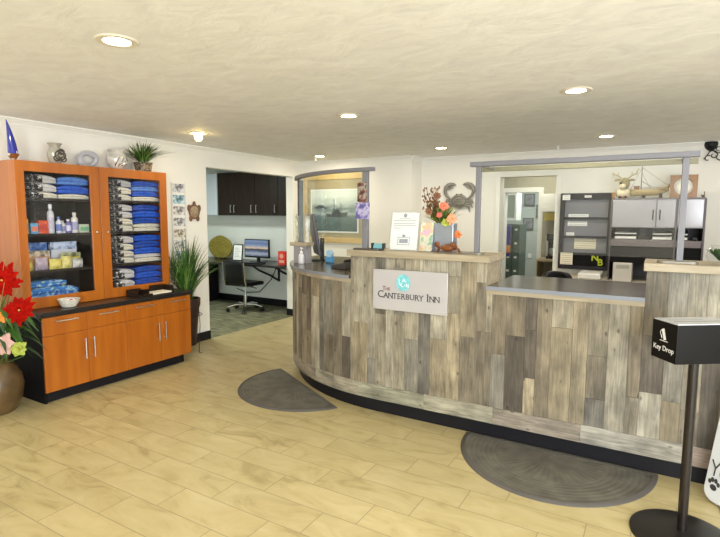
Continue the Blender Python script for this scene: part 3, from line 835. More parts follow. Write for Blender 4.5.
pouch(2.10, -4.25, z3, .08, .07, (.72,.62,.15), (.60,.45,.05), 'small yellow snack bag at left end of third cabinet shelf')
pouch(2.20, -4.235, z3, .10, .10, (.40,.33,.42), (.60,.52,.50), 'mauve snack bag left of the yellow ones')
pouch(2.305, -4.225, z3, .10, .085, (.70,.62,.16), (.45,.38,.10), 'yellow snack bag in the middle of third cabinet shelf')
pouch(2.40, -4.235, z3, .085, .10, (.74,.68,.25), (.40,.35,.12), 'pale yellow snack bag right of middle yellow bag')
pouch(2.49, -4.23, z3, .09, .075, (.62,.62,.60), (.10,.16,.12), 'white and dark patterned snack bag at right of yellow bags')
# bottom compartment: patterned blanket
b = MB(); garment(b, 2.05, 2.47, X0G, -4.19, ZB+.0005, .11, 9); garment(b, 2.06, 2.38, X0G, -4.20, ZB+.1105, .05, 10)
single('patterned_blanket', 'folded blanket in blue marbled pattern on the cabinet floor', 'blanket', b,
       ramp_mat('blue_marble', [(.30,(.50,.55,.30)),(.38,(.03,.22,.55)),(.5,(.02,.12,.42)),(.58,(.35,.60,.75)),(.66,(.02,.10,.35))], 16, .8, detail=2), (-4.33,2.26,ZB+.0005), ang=60)

# on top of the display cabinet
ZT = ZU1
t = thing('glass_sculpture', 'tall cobalt blue glass flame sculpture on silver base atop display cabinet', 'sculpture', (-4.30,2.05,ZT+.001))
b = MB(); b.lathe([(.030,0),(.030,.006),(.018,.012),(.040,.045),(.045,.055),(0,.055)], (-4.30,2.075,ZT+.001), 20); build('silver_base', b, m_chrome, t)
b = MB(); pts = []; rad = []
for k in range(15):
    v = k/14; pts.append((-4.30, 2.075-.035*v**1.6, ZT+.055+.255*v)); rad.append(.034*(1-v)**.85*(1+.15*math.sin(PI*v))+.002)
b.tube(pts, rad, 16); build('blue_glass', b, mat('cobalt_glass', (.008,.02,.30), .08, coat=1, spec=.8), t)
t = thing('ornament_jar', 'glass jar wrapped in dark rope scrolls atop display cabinet left half', 'jar', (-4.30,2.39,ZT+.001))
b = MB(); b.lathe([(.036,0),(.046,.02),(.056,.06),(.057,.09),(.045,.125),(.036,.14),(.042,.155),(.056,.172)], (-4.30,2.39,ZT+.001), 24); build('jar_body', b, mat('pewter_glass', (.50,.49,.42), .2, metal=.3), t)
b = MB()
for (cy0, cz0, r_) in ((2.40,.075,.040),(2.405,.075,.022),(2.37,.05,.022),(2.425,.045,.020),(2.41,.105,.02)):
    b.tube([(-4.238+.004*math.cos(3*a), cy0+r_*math.cos(a), ZT+cz0+r_*math.sin(a)) for a in [2*PI*k/18 for k in range(18)]], .006, 6, closed=True)
build('scroll_wrap', b, mat('dark_pewter', (.10,.09,.075), .4, metal=.5), t)
t = thing('shadow_ring', 'pale grey ring shaped as a vase shadow, display cabinet middle', 'sculpture', (-4.43,2.75,ZT+.001))
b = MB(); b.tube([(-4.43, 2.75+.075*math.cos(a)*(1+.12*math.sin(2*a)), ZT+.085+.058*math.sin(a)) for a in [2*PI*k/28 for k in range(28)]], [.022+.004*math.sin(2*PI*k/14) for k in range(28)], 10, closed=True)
b.box(-4.46,-4.40,2.71,2.79,ZT+.001,ZT+.012); build('ring', b, mat('ring_shadow_grey', (.52,.53,.58), .6, noise=.15), t)  # ring shape stands in for the vase's soft shadow on the wall
t = thing('silver_vase', 'white and silver swirled vase beside potted grass atop cabinet', 'vase', (-4.30,2.94,ZT+.001))
b = MB(); b.lathe([(.04,0),(.05,.01),(.080,.06),(.088,.10),(.076,.135),(.06,.155),(.075,.18),(.07,.18),(.055,.157)], (-4.30,2.94,ZT+.001), 24); build('vase_body', b, mat('silver_ceramic', (.78,.77,.72), .25, metal=.25, noise=.3, nscale=14), t)
b = MB()
for q in range(5):
    b.tube([(-4.30+.091*math.cos(a)*math.sin(PI*(.15+.7*k/9)), 2.94+.091*math.sin(a)*math.sin(PI*(.15+.7*k/9)), ZT+.02+.13*k/9) for k, a in ((k, -.9+q*.45+.1*k) for k in range(10))], .005, 5)
build('swirl_trim', b, m_chrome, t)
def grass_plant(name, label, base, rim_z, n, ln, spread, wd, cols, pot, cat='plant', stiff=1.0, seed=3, ymin=-9, xfree=9):
    t = thing(name, label, cat, base)
    rr = random.Random(seed)
    build('pot', pot[0], pot[1], t)
    b = MB(); b.lathe([(pot[2]*.9, rim_z-.02), (0, rim_z-.015)], (base[0],base[1],base[2]), 20); build('soil', b, mat('soil', (.04,.028,.018), .95), t)
    b = MB()
    for i in range(n):
        a = rr.uniform(0, 2*PI); L_ = ln*rr.uniform(.55, 1.0); sp = spread*rr.uniform(.15, 1.0)
        p0 = Vector((base[0]+pot[2]*.5*rr.uniform(0,1)*math.cos(a), base[1]+pot[2]*.5*rr.uniform(0,1)*math.sin(a), base[2]+rim_z-.02))
        pts = []; ws = []
        for k in range(8):
            v = k/7; out = sp*(v**1.7); droop = sp*.55*(v**3)/stiff
            pts.append((max(XL+.02, p0.x+out*math.cos(a)), p0.y+out*math.sin(a), p0.z+L_*v*(1-.12*sp/spread)-droop*L_/ln))
            q_ = pts[-1]
            if q_[0] < xfree: pts[-1] = (q_[0], max(q_[1], ymin+.002*k), q_[2])
            ws.append(wd*(1-v)**.7*(.6+.8*v if v < .5 else 1)+.0003)
        b.blade(pts, ws, (-math.sin(a), math.cos(a), 0), mi=i % len(cols))
    build('foliage', b, cols, t, ang=60)
    return t
m_g1 = mat('leaf_green', (.05,.15,.02), .5, noise=.3); m_g2 = mat('leaf_dark', (.02,.065,.018), .5, noise=.3); m_g3 = mat('leaf_light', (.17,.30,.06), .5, noise=.3)
pot = MB(); pot.lathe([(.055,0),(.07,.01),(.085,.085),(.088,.092),(.078,.092),(.07,.06)], (-4.30,3.22,ZT+.001), 24)
grass_plant('potted_grass', 'small potted spiky green plant in woven pot atop display cabinet', (-4.30,3.22,ZT+.001), .09, 240, .26, .30, .007, [m_g1, m_g2, m_g3],
            (pot, ramp_mat('woven_pot', [(.4,(.02,.015,.012)),(.5,(.35,.28,.18)),(.62,(.06,.04,.03))], 45, .7, detail=1), .078), seed=5, stiff=2.2, ymin=3.07)
# on the sideboard
t = thing('candy_basket', 'small white basket of pink sweets on the sideboard top', 'basket', (-4.055,2.30,.713))
b = MB(); b.lathe([(.042,0),(.052,.003),(.080,.055),(.083,.064),(.074,.062),(.049,.008)], (-4.055,2.30,.713), 20); build('basket_bowl', b, mat('white_wicker', (.70,.68,.60), .6, noise=.3, nscale=60), t)
rr = random.Random(4)
for k in range(9):
    a = rr.uniform(0, 2*PI); q = rr.uniform(0, .032); b = MB(); b.ball((-4.055+q*math.cos(a), 2.30+q*math.sin(a), .762+rr.uniform(0,.008)), (.016,.013,.01), 8, 6)
    build('sweet', b, mat('sweet_%d' % k, rr.choice([(.75,.25,.30),(.80,.70,.72),(.6,.15,.2)]), .4), t)
t = thing('letter_tray', 'black letter tray with divider holding cream cards on the sideboard', 'tray', (-4.03,3.06,.713))
b = MB(); b.box(-4.12,-3.965,2.86,3.25,.713,.719); b.box(-4.12,-4.114,2.86,3.25,.719,.755); b.box(-3.972,-3.965,2.86,3.02,.719,.735)
b.box(-4.12,-3.965,2.86,2.868,.719,.765); b.box(-4.12,-3.965,3.242,3.25,.719,.785); b.box(-4.12,-3.975,2.983,2.991,.719,.765); b.box(-4.122,-4.112,2.86,3.0,.719,.775); b.box(-4.122,-4.112,3.10,3.25,.719,.785)
build('tray_frame', b, m_espresso, t, smooth=False)
o = single('card_stack', 'stack of cream cards lying in the black letter tray', 'cards', MB().box(-4.10,-3.975,3.0,3.235,.7195,.733), m_cream, (-4.04,3.12,.7195), smooth=False)

# ------------------------------------------------------------------ tall grass plant by the opening
pot = MB(); pc_ = (-4.25, 3.655, .075)
pot.lathe([(.075,0),(.082,.01),(.118,.40),(.122,.402),(.124,.42),(.130,.425),(.134,.50),(.127,.505),(.118,.45)], pc_, 28)
pl = grass_plant('potted_plant', 'tall arching grass plant in tapered brown pot by the alcove opening', pc_, .49, 230, .80, .46, .0095, [m_g1, m_g3, m_g2], (pot, mat('brown_pot', (.035,.014,.010), .45, noise=.3), .12), stiff=1.3, seed=8, ymin=3.475, xfree=-3.90)
b = MB()
for a in (R(15), R(135), R(255)):
    b.tube([(pc_[0]+.13*math.cos(a), pc_[1]+.13*math.sin(a), .55), (pc_[0]+.145*math.cos(a), pc_[1]+.145*math.sin(a), .3), (pc_[0]+.125*math.cos(a), pc_[1]+.125*math.sin(a), .0), (pc_[0]+.16*math.cos(a), pc_[1]+.16*math.sin(a), .0035)], .0035, 6)
b.tube([(pc_[0]+.115*math.cos(2*PI*k/24), pc_[1]+.115*math.sin(2*PI*k/24), .11) for k in range(24)], .0035, 6, closed=True)
b.tube([(pc_[0]+.146*math.cos(2*PI*k/24), pc_[1]+.146*math.sin(2*PI*k/24), .40) for k in range(24)], .0035, 6, closed=True)
build('wire_stand', b, m_iron, pl)

# ------------------------------------------------------------------ floor vase with flowers
vx, vy = -4.15, 1.775
fv = thing('flower_vase', 'large brown floor vase with red and white flowers beside the sideboard', 'vase of flowers', (vx,vy,0))
b = MB(); b.lathe([(.12,0),(.14,.02),(.175,.10),(.188,.19),(.176,.27),(.135,.34),(.11,.37),(.095,.39),(.11,.41),(.10,.41),(.085,.39)], (vx,vy,0), 32)
build('vase_body', b, mat('brown_glaze', (.15,.09,.035), .35, noise=.5, nscale=7, coat=.3), fv)
rr = random.Random(12)
b = MB()
for i in range(150):
    a = rr.uniform(-PI*.75, PI*.28); L_ = rr.uniform(.25, .80); sp = rr.uniform(.04, .32)
    pts = [(vx+.05*math.cos(a)+sp*(k/7)**1.3*math.cos(a), vy+.05*math.sin(a)+sp*(k/7)**1.3*math.sin(a), .40+L_*(k/7)) for k in range(8)]
    b.blade(pts, [.004*(1-k/8)+.0008 for k in range(8)], (-math.sin(a), math.cos(a), 0), mi=i % 3)
build('grass_stem', b, [m_g3, mat('straw', (.36,.30,.10), .7), m_g1], fv, ang=60)
b = MB()
for i in range(46):
    a = rr.uniform(-PI*.8, PI*.3); zz = rr.uniform(.42, .72); L_ = rr.uniform(.18, .36)
    pts = [(vx+.05*math.cos(a)+L_*(k/6)*math.cos(a), vy+.05*math.sin(a)+L_*(k/6)*math.sin(a), zz+.10*math.sin(PI*k/7)-.10*(k/6)**2) for k in range(7)]
    b.blade(pts, [.026*math.sin(PI*(.1+.88*k/6)) for k in range(7)], (-math.sin(a), math.cos(a), 0), mi=i % 2)
build('leaf_cluster', b, [m_g2, m_g1], fv, ang=60)
def bloom(c, r, m, n=6, layers=2, up=.5, seed=1, d=(.6,-.7,.25)):
    rq = random.Random(seed); d = Vector(d).normalized(); a1 = d.cross(Vector((0,0,1))).normalized(); a2 = d.cross(a1)
    b = MB()
    for l in range(layers):
        for k in range(n):
            a = 2*PI*(k+.5*l)/n+rq.uniform(-.15,.15); rad_ = a1*math.cos(a)+a2*math.sin(a); side = d.cross(rad_)
            Lr = r*(1-.2*l)*rq.uniform(.8,1.12)
            pts = [Vector(c)+rad_*Lr*(q/5)+d*(up*r*math.sin(PI*.5*(q/5))*(1-.5*(q/5)**3)+l*.1*r) for q in range(6)]
            b.blade(pts, [r*(.36 if n < 9 else .22)*math.sin(PI*(.08+.86*q/5)) for q in range(6)], side, fold=.3)
    return b
m_fred = mat('petal_red', (.34,.006,.003), .95, spec=.05, noise=.3, nscale=20); m_fwhite = mat('petal_white', (.68,.42,.36), .5, noise=.25); m_forange = mat('petal_orange', (.75,.26,.02), .5); m_flime = mat('petal_lime', (.32,.38,.05), .5)
cyel = mat('flower_core', (.65,.5,.08), .6)
def put_bloom(par, c, r, m, label=None, **k):
    o = build('flower', bloom(c, r, m, **k), m, par, ang=60)
    d = Vector(k.get('d', (.6,-.7,.25))).normalized()
    bb = MB(); bb.ball(Vector(c)+d*r*.35, r*.09, 8, 6); build('flower_core', bb, cyel, o)
    st = MB(); st.tube([Vector(c)-d*.005, Vector(c)-d*.05-Vector((0,0,.05)), (vx if par is fv else par.location.x, vy if par is fv else par.location.y, c[2]-r*3 if par is fv else c[2]-r*2)], .004, 6)
    build('flower_stem', st, m_g1, o)
    if label: o['label'] = label
FS = [((-3.90,1.78,.985),.125,m_fred,'upper red flower',12,4), ((-3.745,1.80,.79),.105,m_fred,'lower red flower',12,4), ((-3.89,1.74,.55),.085,m_fwhite,'pale pink flower',6,3),
      ((-3.90,1.74,.735),.042,m_forange,'small orange flower',8,3), ((-3.77,1.78,.52),.062,m_flime,'lime green flower',5,3)]
for i, (c, r, m, lb, n, ly) in enumerate(FS):
    put_bloom(fv, c, r, m, lb, n=n, layers=ly, seed=i)

# ------------------------------------------------------------------ left wall decorations
pcs = [(.62,.62,.66),(.38,.62,.72),(.66,.64,.62),(.60,.60,.62),(.68,.62,.50),(.70,.72,.74),(.45,.58,.70)]
pname = ['topmost grey', 'second, turquoise-topped', 'third, grey harbour', 'fourth, pale grey', 'fifth, cream and brown', 'sixth, white', 'lowest, pale blue']
zz = 1.785
for k in range(7):
    h = .105; z1 = 1.79-k*.121; z0 = z1-h
    t = thing('postcard', f'{pname[k]} postcard of the vertical column on the left wall', 'postcard', (XL+.006, 3.79, z0), 'postcards in a column on the left wall')
    M_ = Matrix.Translation((0,0,0))
    b = MB(); b.box(XL+.003, XL+.008, 3.705, 3.872, z0, z1); build('card', b, m_paper, t, smooth=False)
    b = MB(); b.box(XL+.008, XL+.0095, 3.712, 3.865, z0+.006, z1-.006)
    c = pcs[k]; build('picture', b, ramp_mat('postcard_%d' % k, [(.40, tuple(x*.25 for x in c)), (.48, tuple(x*.7 for x in c)), (.55, c), (.7, (.75,.75,.72))], 22+k*3, .4, detail=3), t, smooth=False)
t = thing('postcard_rail', 'thin wire rail strip holding the column of postcards', 'wall rack', (XL+.002, 3.70, .94))
b = MB(); b.tube([(XL+.003,3.695,.93),(XL+.003,3.695,1.80)], .002, 6); b.tube([(XL+.003,3.88,.93),(XL+.003,3.88,1.80)], .002, 6); build('rail', b, m_brush, t)
t = thing('turtle_plaque', 'carved wooden turtle with round shell hung on left wall', 'wall decoration', (XL+.004, 4.0, 1.39))
b = MB(); b.ball((XL+.0125,3.995,1.487),(.012,.062,.068),20,10); o = build('shell', b, mat('turtle_shell', (.42,.32,.20), .5, noise=.5, nscale=25), t)
b = MB()
b.tube([(XL+.010, 3.995+.068*math.cos(a), 1.487+.074*math.sin(a)) for a in [2*PI*k/24 for k in range(24)]], .010, 8, closed=True)
b.ball((XL+.012,3.995,1.578),(.011,.022,.026),12,8)
for (yy, zz_, ry, rz_) in ((3.925,1.525,.028,.040),(4.065,1.525,.028,.040),(3.945,1.412,.026,.034),(4.045,1.412,.026,.034)): b.ball((XL+.010,yy,zz_),(.008,ry,rz_),12,8)
build('head_and_flippers', b, mat('turtle_wood', (.20,.10,.05), .5, noise=.3), t)

# ------------------------------------------------------------------ alcove
YA = 6.32
t = thing('wall_cabinets', 'row of dark espresso wall cabinets above the alcove desk', 'wall cabinet', (-5.4, 6.14, 1.445))
b = MB(); b.box(-6.16,-4.64,5.99,YA-.001,1.447,2.12); build('carcass', b, m_espresso, t, smooth=False)
for (x0, x1, hx) in ((-6.157,-5.825,[-5.86]),(-5.82,-5.38,[-5.785,-5.43]),(-5.375,-4.92,[-5.33,-4.965]),(-4.915,-4.645,[])):
    b = MB(); b.box(x0, x1, 5.968, 5.988, 1.45, 2.117); d = build('door', b, m_espresso, t, smooth=False, bevel=.002)
    for q in hx:
        b = MB(); b.tube([(q,5.94,1.49),(q,5.94,1.61)], .005, 8); b.tube([(q,5.94,1.50),(q,5.968,1.50)], .004, 6); b.tube([(q,5.94,1.60),(q,5.968,1.60)], .004, 6); build('handle', b, m_brush, d)
t = thing('pale_wall_cabinet', 'pale blue-grey wall cabinet left of the dark alcove cabinets', 'wall cabinet', (-6.36,6.14,1.445))
b = MB(); b.box(-6.58,-6.175,5.99,YA-.001,1.447,2.12); build('carcass', b, mat('pale_blue_laminate', (.55,.60,.66), .3), t, smooth=False)
b = MB(); b.box(-6.575,-6.18,5.97,5.988,1.452,2.115); build('door', b, mat('pale_blue_door', (.60,.66,.74), .2), t, smooth=False, bevel=.003)
dk = thing('alcove_desk', 'black built-in desk along the alcove back wall', 'desk', (-5.5,6.0,0))
b = MB(); b.box(-7.07,-4.63,5.62,YA-.001,.70,.73); build('desk_top', b, m_desk, dk, smooth=False, bevel=.003)
for x in (-5.20,-4.75):
    b = MB(); pts = [(x,YA-.02,.42),(x,6.1,.52),(x,5.85,.62),(x,5.72,.695)]; b.tube(pts, .016, 8); b.box(x-.02,x+.02,YA-.012,YA-.001,.40,.70); b.box(x-.02,x+.02,5.70,YA-.012,.685,.70); build('bracket', b, m_iron, dk)
b = MB(); b.box(-6.95,-6.47,5.70,6.25,.003,.698)
t = thing('drawer_pedestal', 'black drawer pedestal under left end of alcove desk', 'drawer unit', (-6.71,5.97,.003))
build('pedestal_body', b, m_blackm, t, smooth=False, bevel=.004)
for k in range(3):
    b = MB(); b.box(-6.945,-6.475,5.685,5.70,.03+k*.22,.235+k*.22); d = build('drawer', b, m_black, t, smooth=False, bevel=.002)
    b = MB(); b.box(-6.78,-6.64,5.675,5.685,.17+k*.22,.18+k*.22); build('handle', b, m_brush, d, smooth=False)
# gold fan
t = thing('gold_disc_ornament', 'large round golden woven fan ornament standing on alcove desk', 'ornament', (-6.27,6.12,.731))
b = MB(); n = 36; poly = []
for k in range(n):
    a = 2*PI*k/n; r_ = .185*(1+.04*math.sin(5*a)); poly.append((-6.27+.265*math.cos(a), .925+r_*math.sin(a)))
b.prism(poly, 6.10, 6.125, 'y'); build('fan_disc', b, ramp_mat('gold_weave', [(.35,(.16,.125,.012)),(.6,(.30,.25,.035))], 30, .6, stretch=(1,1,4)), t, smooth=False, bevel=.006)
b = MB(); b.box(-6.37,-6.17,6.08,6.15,.731,.75); build('foot', b, m_espresso, t, smooth=False)
# framed note on desk
t = thing('desk_notice', 'black framed white notice standing beside alcove monitor', 'picture frame', (-5.725,5.95,.731))
M_ = Matrix.Translation((-5.725,5.93,.7345)) @ Matrix.Rotation(-.12,4,'X')
b = MB(); b.box(-.10,.10,0,.012,0,.262, M=M_); build('frame', b, m_black, t, smooth=False)
b = MB(); b.box(-.085,.085,-.0015,0,.015,.247, M=M_); p_ = build('paper', b, m_paper, t, smooth=False)
b = MB()
for k in range(6): b.box(-.06,.06-.02*(k % 3),-.0025,-.0015,.06+k*.027,.066+k*.027, M=M_)
build('text_line', b, m_greyink, p_, smooth=False)
# monitor with a picture
t = thing('monitor', 'black monitor showing coastal sunset picture on alcove desk', 'monitor', (-5.32,6.0,.731))
b = MB(); b.box(-5.565,-5.075,5.93,5.965,.800,1.085); build('casing', b, m_black, t, smooth=False, bevel=.006)
def scr_mat():
    m = bpy.data.materials.new('screen_picture'); tt, p = nt(m); L = tt.links; N = tt.nodes
    tc = N.new('ShaderNodeTexCoord'); sx = N.new('ShaderNodeSeparateXYZ'); L.new(tc.outputs['Generated'], sx.inputs[0])
    ns = N.new('ShaderNodeTexNoise'); ns.inputs['Scale'].default_value = 5; ns.inputs['Detail'].default_value = 5; L.new(tc.outputs['Generated'], ns.inputs[0])
    ad = N.new('ShaderNodeMath'); ad.operation = 'MULTIPLY_ADD'; L.new(ns.outputs[0], ad.inputs[0]); ad.inputs[1].default_value = .22; L.new(sx.outputs['Z'], ad.inputs[2])
    r = N.new('ShaderNodeValToRGB'); L.new(ad.outputs[0], r.inputs[0]); e = r.color_ramp.elements
    e[0].position = 0.1; e[0].color = (.05,.07,.12,1); e[1].position = 1.1; e[1].color = (.16,.22,.35,1)
    for q, c in ((.28,(.30,.34,.42)),(.42,(.06,.08,.14)),(.55,(.03,.04,.07)),(.62,(.65,.48,.28)),(.75,(.22,.28,.40)),(.9,(.10,.16,.30))):
        k = e.new(q); k.color = c+(1,)
    L.new(r.outputs[0], p.inputs['Emission Color']); p.inputs['Emission Strength'].default_value = 1.0; p.inputs['Base Color'].default_value = (.01,.01,.01,1); p.inputs['Roughness'].default_value = .2
    return m
b = MB(); b.box(-5.55,-5.09,5.928,5.930,.825,1.072); build('screen', b, scr_mat(), t, smooth=False)
b = MB(); b.box(-5.35,-5.29,5.965,5.985,.74,.95); b.box(-5.43,-5.21,5.90,6.06,.731,.742); build('stand', b, m_black, t, smooth=False, bevel=.003)
single('keyboard', 'flat black keyboard in front of the alcove monitor', 'keyboard', MB().box(-5.38,-5.02,5.68,5.80,.731,.745), m_black, (-5.2,5.74,.731), smooth=False, bevel=.004)
t = thing('red_box', 'red printed box at right end of the alcove desk', 'box', (-4.725,5.85,.731))
b = MB(); b.box(-4.79,-4.66,5.80,5.90,.731,.93); build('box_body', b, m_red, t, smooth=False, bevel=.003)
b = MB(); b.prism([(-4.725+.035*math.cos(2*PI*k/16), .86+.035*math.sin(2*PI*k/16)) for k in range(16)], 5.798, 5.80, 'y'); b.box(-4.77,-4.68,5.798,5.80,.76,.80); build('printed_label', b, mat('pale_print', (.70,.35,.28), .5), t, smooth=False)
single('power_cable', 'black cable drooping across the wall below the alcove desk', 'cable', MB().tube([(-6.1,6.30,.22),(-5.9,6.30,.17),(-5.6,6.30,.20),(-5.35,6.30,.42),(-5.25,6.30,.60),(-5.1,6.30,.62),(-4.95,6.30,.58),(-4.8,6.30,.62),(-4.72,6.30,.68)], .007, 6), m_blackm, (-5.4,6.30,.2))
# office chair
ch = thing('office_chair', 'black low-back swivel office chair with chrome star base at alcove desk', 'office chair', (-5.48,5.86,.003))
cx_, cy_ = -5.37, 5.72
ch.location = (cx_, cy_, .003); ch['_o'] = [cx_, cy_, .003]
for k in range(5):
    a = R(20+72*k); b = MB()
    b.tube([(cx_+.03*math.cos(a), cy_+.03*math.sin(a), .105), (cx_+.16*math.cos(a), cy_+.16*math.sin(a), .105), (cx_+.27*math.cos(a), cy_+.27*math.sin(a), .075)], [.022,.017,.013], 8)
    lg = build('base_leg', b, m_chrome, ch)
    b = MB(); q = (cx_+.265*math.cos(a), cy_+.265*math.sin(a), .031); tx, ty = -math.sin(a), math.cos(a)
    for s_ in (-.016,.016): b.tube([(q[0]+tx*(s_-.008), q[1]+ty*(s_-.008), q[2]), (q[0]+tx*(s_+.008), q[1]+ty*(s_+.008), q[2])], .028, 14)
    b.tube([(q[0],q[1],.04),(q[0],q[1],.08)], .007, 6); build('caster', b, m_black, lg)
b = MB(); b.tube([(cx_,cy_,.085),(cx_,cy_,.24)], .027, 12); b.tube([(cx_,cy_,.24),(cx_,cy_,.40)], .014, 12); build('gas_column', b, m_chrome, ch)
b = MB(); b.tube([(cx_+.02,cy_,.385),(cx_+.14,cy_+.02,.37),(cx_+.2,cy_+.03,.36)], .006, 6); build('lever', b, m_black, ch)
b = MB(); b.box(cx_-.21,cx_+.21,cy_-.20,cy_+.20,.40,.455); build('seat', b, m_black, ch, bevel=.024, seg=4)
b = MB()
prof = [(cy_-.19,.42),(cy_-.225,.50),(cy_-.235,.60),(cy_-.245,.72),(cy_-.26,.78)]
vs = []; fs = []
for y, z in prof:
    for k in range(9):
        u = -1+2*k/8; vs.append((cx_+.195*u, y+.03*u*u*.5, z))
for i in range(len(prof)-1):
    for k in range(8): fs.append((i*9+k, i*9+k+1, (i+1)*9+k+1, (i+1)*9+k))
b.add(vs, fs); build('backrest', b, m_black, ch, solid=.035, ang=60)
b = MB()
for s_ in (-1,1): b.tube([(cx_+s_*.205,cy_-.05,.40),(cx_+s_*.205,cy_-.20,.41),(cx_+s_*.205,cy_-.225,.50),(cx_+s_*.205,cy_-.245,.77)], .009, 8)
build('side_rails', b, m_chrome, ch)

# ------------------------------------------------------------------ things on the counter
ZL = 1.2035
def frame_lean(name, label, cat, x, y, z, w_, h, lean, mats, extra=None, rz=0): ...
t = thing('notice_stand', 'clear acrylic stand holding a printed white notice on the raised ledge', 'sign holder', (-1.57,3.30,ZL))
M_ = Matrix.Translation((-1.572,3.285,ZL+.003)) @ Matrix.Rotation(R(1.5),4,'Z') @ Matrix.Rotation(-R(10),4,'X') @ Matrix.Diagonal((.94,1,.96,1))
b = MB(); b.box(-.117,.117,.0,.0025,0,.288, M=M_); b.box(-.117,.117,.006,.0085,0,.288, M=M_); b.box(-.117,.117,0,.0085,-.001,.001,M=M_)
b.box(-.12,.12,-.01,.10,-.002,.001, M=Matrix.Translation((-1.572,3.285,ZL+.002)))
build('acrylic_holder', b, m_acryl, t, smooth=False)
b = MB(); b.box(-.112,.112,.0035,.0052,.003,.285, M=M_); pp = build('paper', b, m_paper, t, smooth=False)
b = MB()
def rowt(z, x0, x1, th=.003, y0=-.0008, y1=-.0002): b.box(x0, x1, y0, y1, z, z+th, M=M_)
for z, x0, x1 in ((.236,-.045,.045),(.222,-.09,.09),(.2,-.09,.085),(.186,-.09,.09),(.165,-.09,-.03)): rowt(z, x0, x1)
for (x0, x1, z0, z1) in ((-.05,.05,.04,.044),(-.05,.05,.096,.10),(-.05,-.046,.04,.10),(.046,.05,.04,.10),(-.035,.035,.055,.085)): b.box(x0,x1,-.0008,-.0002,z0,z1,M=M_)
b.box(-.011,.011,-.0008,-.0002,.10,.118,M=M_)
b.prism([(0+.014*math.cos(2*PI*k/12),.262+.016*math.sin(2*PI*k/12)) for k in range(12)], -.0008, -.0002, 'y', M=M_)
build('print', b, m_greyink, pp, smooth=False)
t = thing('brochure_holder', 'clear brochure holder with colourful leaflets beside the white notice', 'brochure holder', (-1.40,3.30,ZL))
M_ = Matrix.Translation((-1.402,3.28,ZL+.002)) @ Matrix.Rotation(-R(10),4,'X')
b = MB(); b.box(-.052,.052,0,.002,0,.11,M=M_); b.box(-.052,.052,.018,.020,0,.21,M=M_); b.box(-.052,-.05,0,.02,0,.11,M=M_); b.box(.05,.052,0,.02,0,.11,M=M_); b.box(-.052,.052,0,.02,-.001,.002,M=M_)
build('acrylic_holder', b, m_acryl, t, smooth=False)
b = MB(); b.box(-.047,.047,.010,.017,.003,.205,M=M_); build('leaflet', b, ramp_mat('leaflet_print', [(.34,(.55,.35,.60)),(.42,(.70,.45,.22)),(.50,(.72,.70,.60)),(.58,(.25,.42,.25)),(.66,(.70,.70,.78))], 11, .5, detail=2), t, smooth=False)
# planter with flowers
t = thing('flower_planter', 'square pewter planter of orange and rust flowers on the raised ledge', 'planter', (-1.27,3.42,ZL))
b = MB(); b.box(-1.382,-1.216,3.335,3.42,ZL,ZL+.198); build('planter_box', b, mat('pewter_box', (.36,.40,.47), .3, metal=.6, noise=.12, nscale=4), t, smooth=False, bevel=.003)
par = t
b = MB(); rr = random.Random(33)
base = Vector((-1.32,3.39,ZL+.19))
for i in range(120):
    a = rr.uniform(0,2*PI); sp = rr.uniform(.02,.14); L_ = rr.uniform(.03,.15)
    pts = [(base.x+sp*(k/5)**1.2*math.cos(a)*1.2, base.y+sp*(k/5)**1.2*math.sin(a)*.7, base.z+L_*(k/5)) for k in range(6)]
    b.blade(pts, [.006*math.sin(PI*(.05+.9*k/5))+.001 for k in range(6)], (-math.sin(a),math.cos(a),0), mi=i % 3)
build('greenery', b, [m_g1, mat('leaf_olive', (.20,.19,.07), .6), m_flime], t, ang=60)
b = MB()
for i in range(24):
    a = rr.uniform(PI*.55, PI*1.15); sp = rr.uniform(.02,.13); L_ = rr.uniform(.10,.27)
    pts = [(base.x-.03+sp*(k/5)*math.cos(a), base.y+sp*.5*(k/5)*math.sin(a), base.z+L_*(k/5)) for k in range(6)]
    b.tube(pts, .0018, 5)
    for k in range(2,6):
        for j in range(2): b.ball((pts[k][0]+rr.uniform(-.014,.014), pts[k][1]+rr.uniform(-.01,.01), pts[k][2]+rr.uniform(-.01,.01)), (.006,.006,.008), 6, 5)
build('dried_berry_sprigs', b, mat('rust_berries', (.24,.10,.03), .7, noise=.5, nscale=30), t)
D = (.45,-.85,.2)
for i, (c, r, m, lb) in enumerate((((-1.285,3.325,ZL+.315),.036,mat('coral_petal',(.78,.16,.08),.5),'coral red flower'), ((-1.315,3.325,ZL+.255),.022,mat('coral2',(.72,.12,.09),.5),'small coral flower'),
        ((-1.228,3.325,ZL+.225),.042,mat('salmon_petal',(.82,.28,.14),.5),'salmon orange flower'), ((-1.335,3.325,ZL+.385),.030,mat('rust_petal',(.16,.06,.025),.6),'dark rust flower'),
        ((-1.395,3.325,ZL+.275),.030,mat('rust2',(.20,.08,.03),.6),'dark rust flower'), ((-1.27,3.325,ZL+.20),.034,m_flime,'lime green bloom'), ((-1.195,3.37,ZL+.12),.030,mat('amber_petal',(.60,.16,.03),.6),'amber trailing flower'))):
    o = build('flower', bloom(c, r, m, n=10, layers=3, seed=i+40, d=D), m, t, ang=60); o['label'] = lb
    b = MB(); b.tube([Vector(c)+Vector((0,.01,-.005)), (base.x*.7+c[0]*.3, base.y, ZL+.18)], .0025, 6); build('flower_stem', b, m_g1, o)
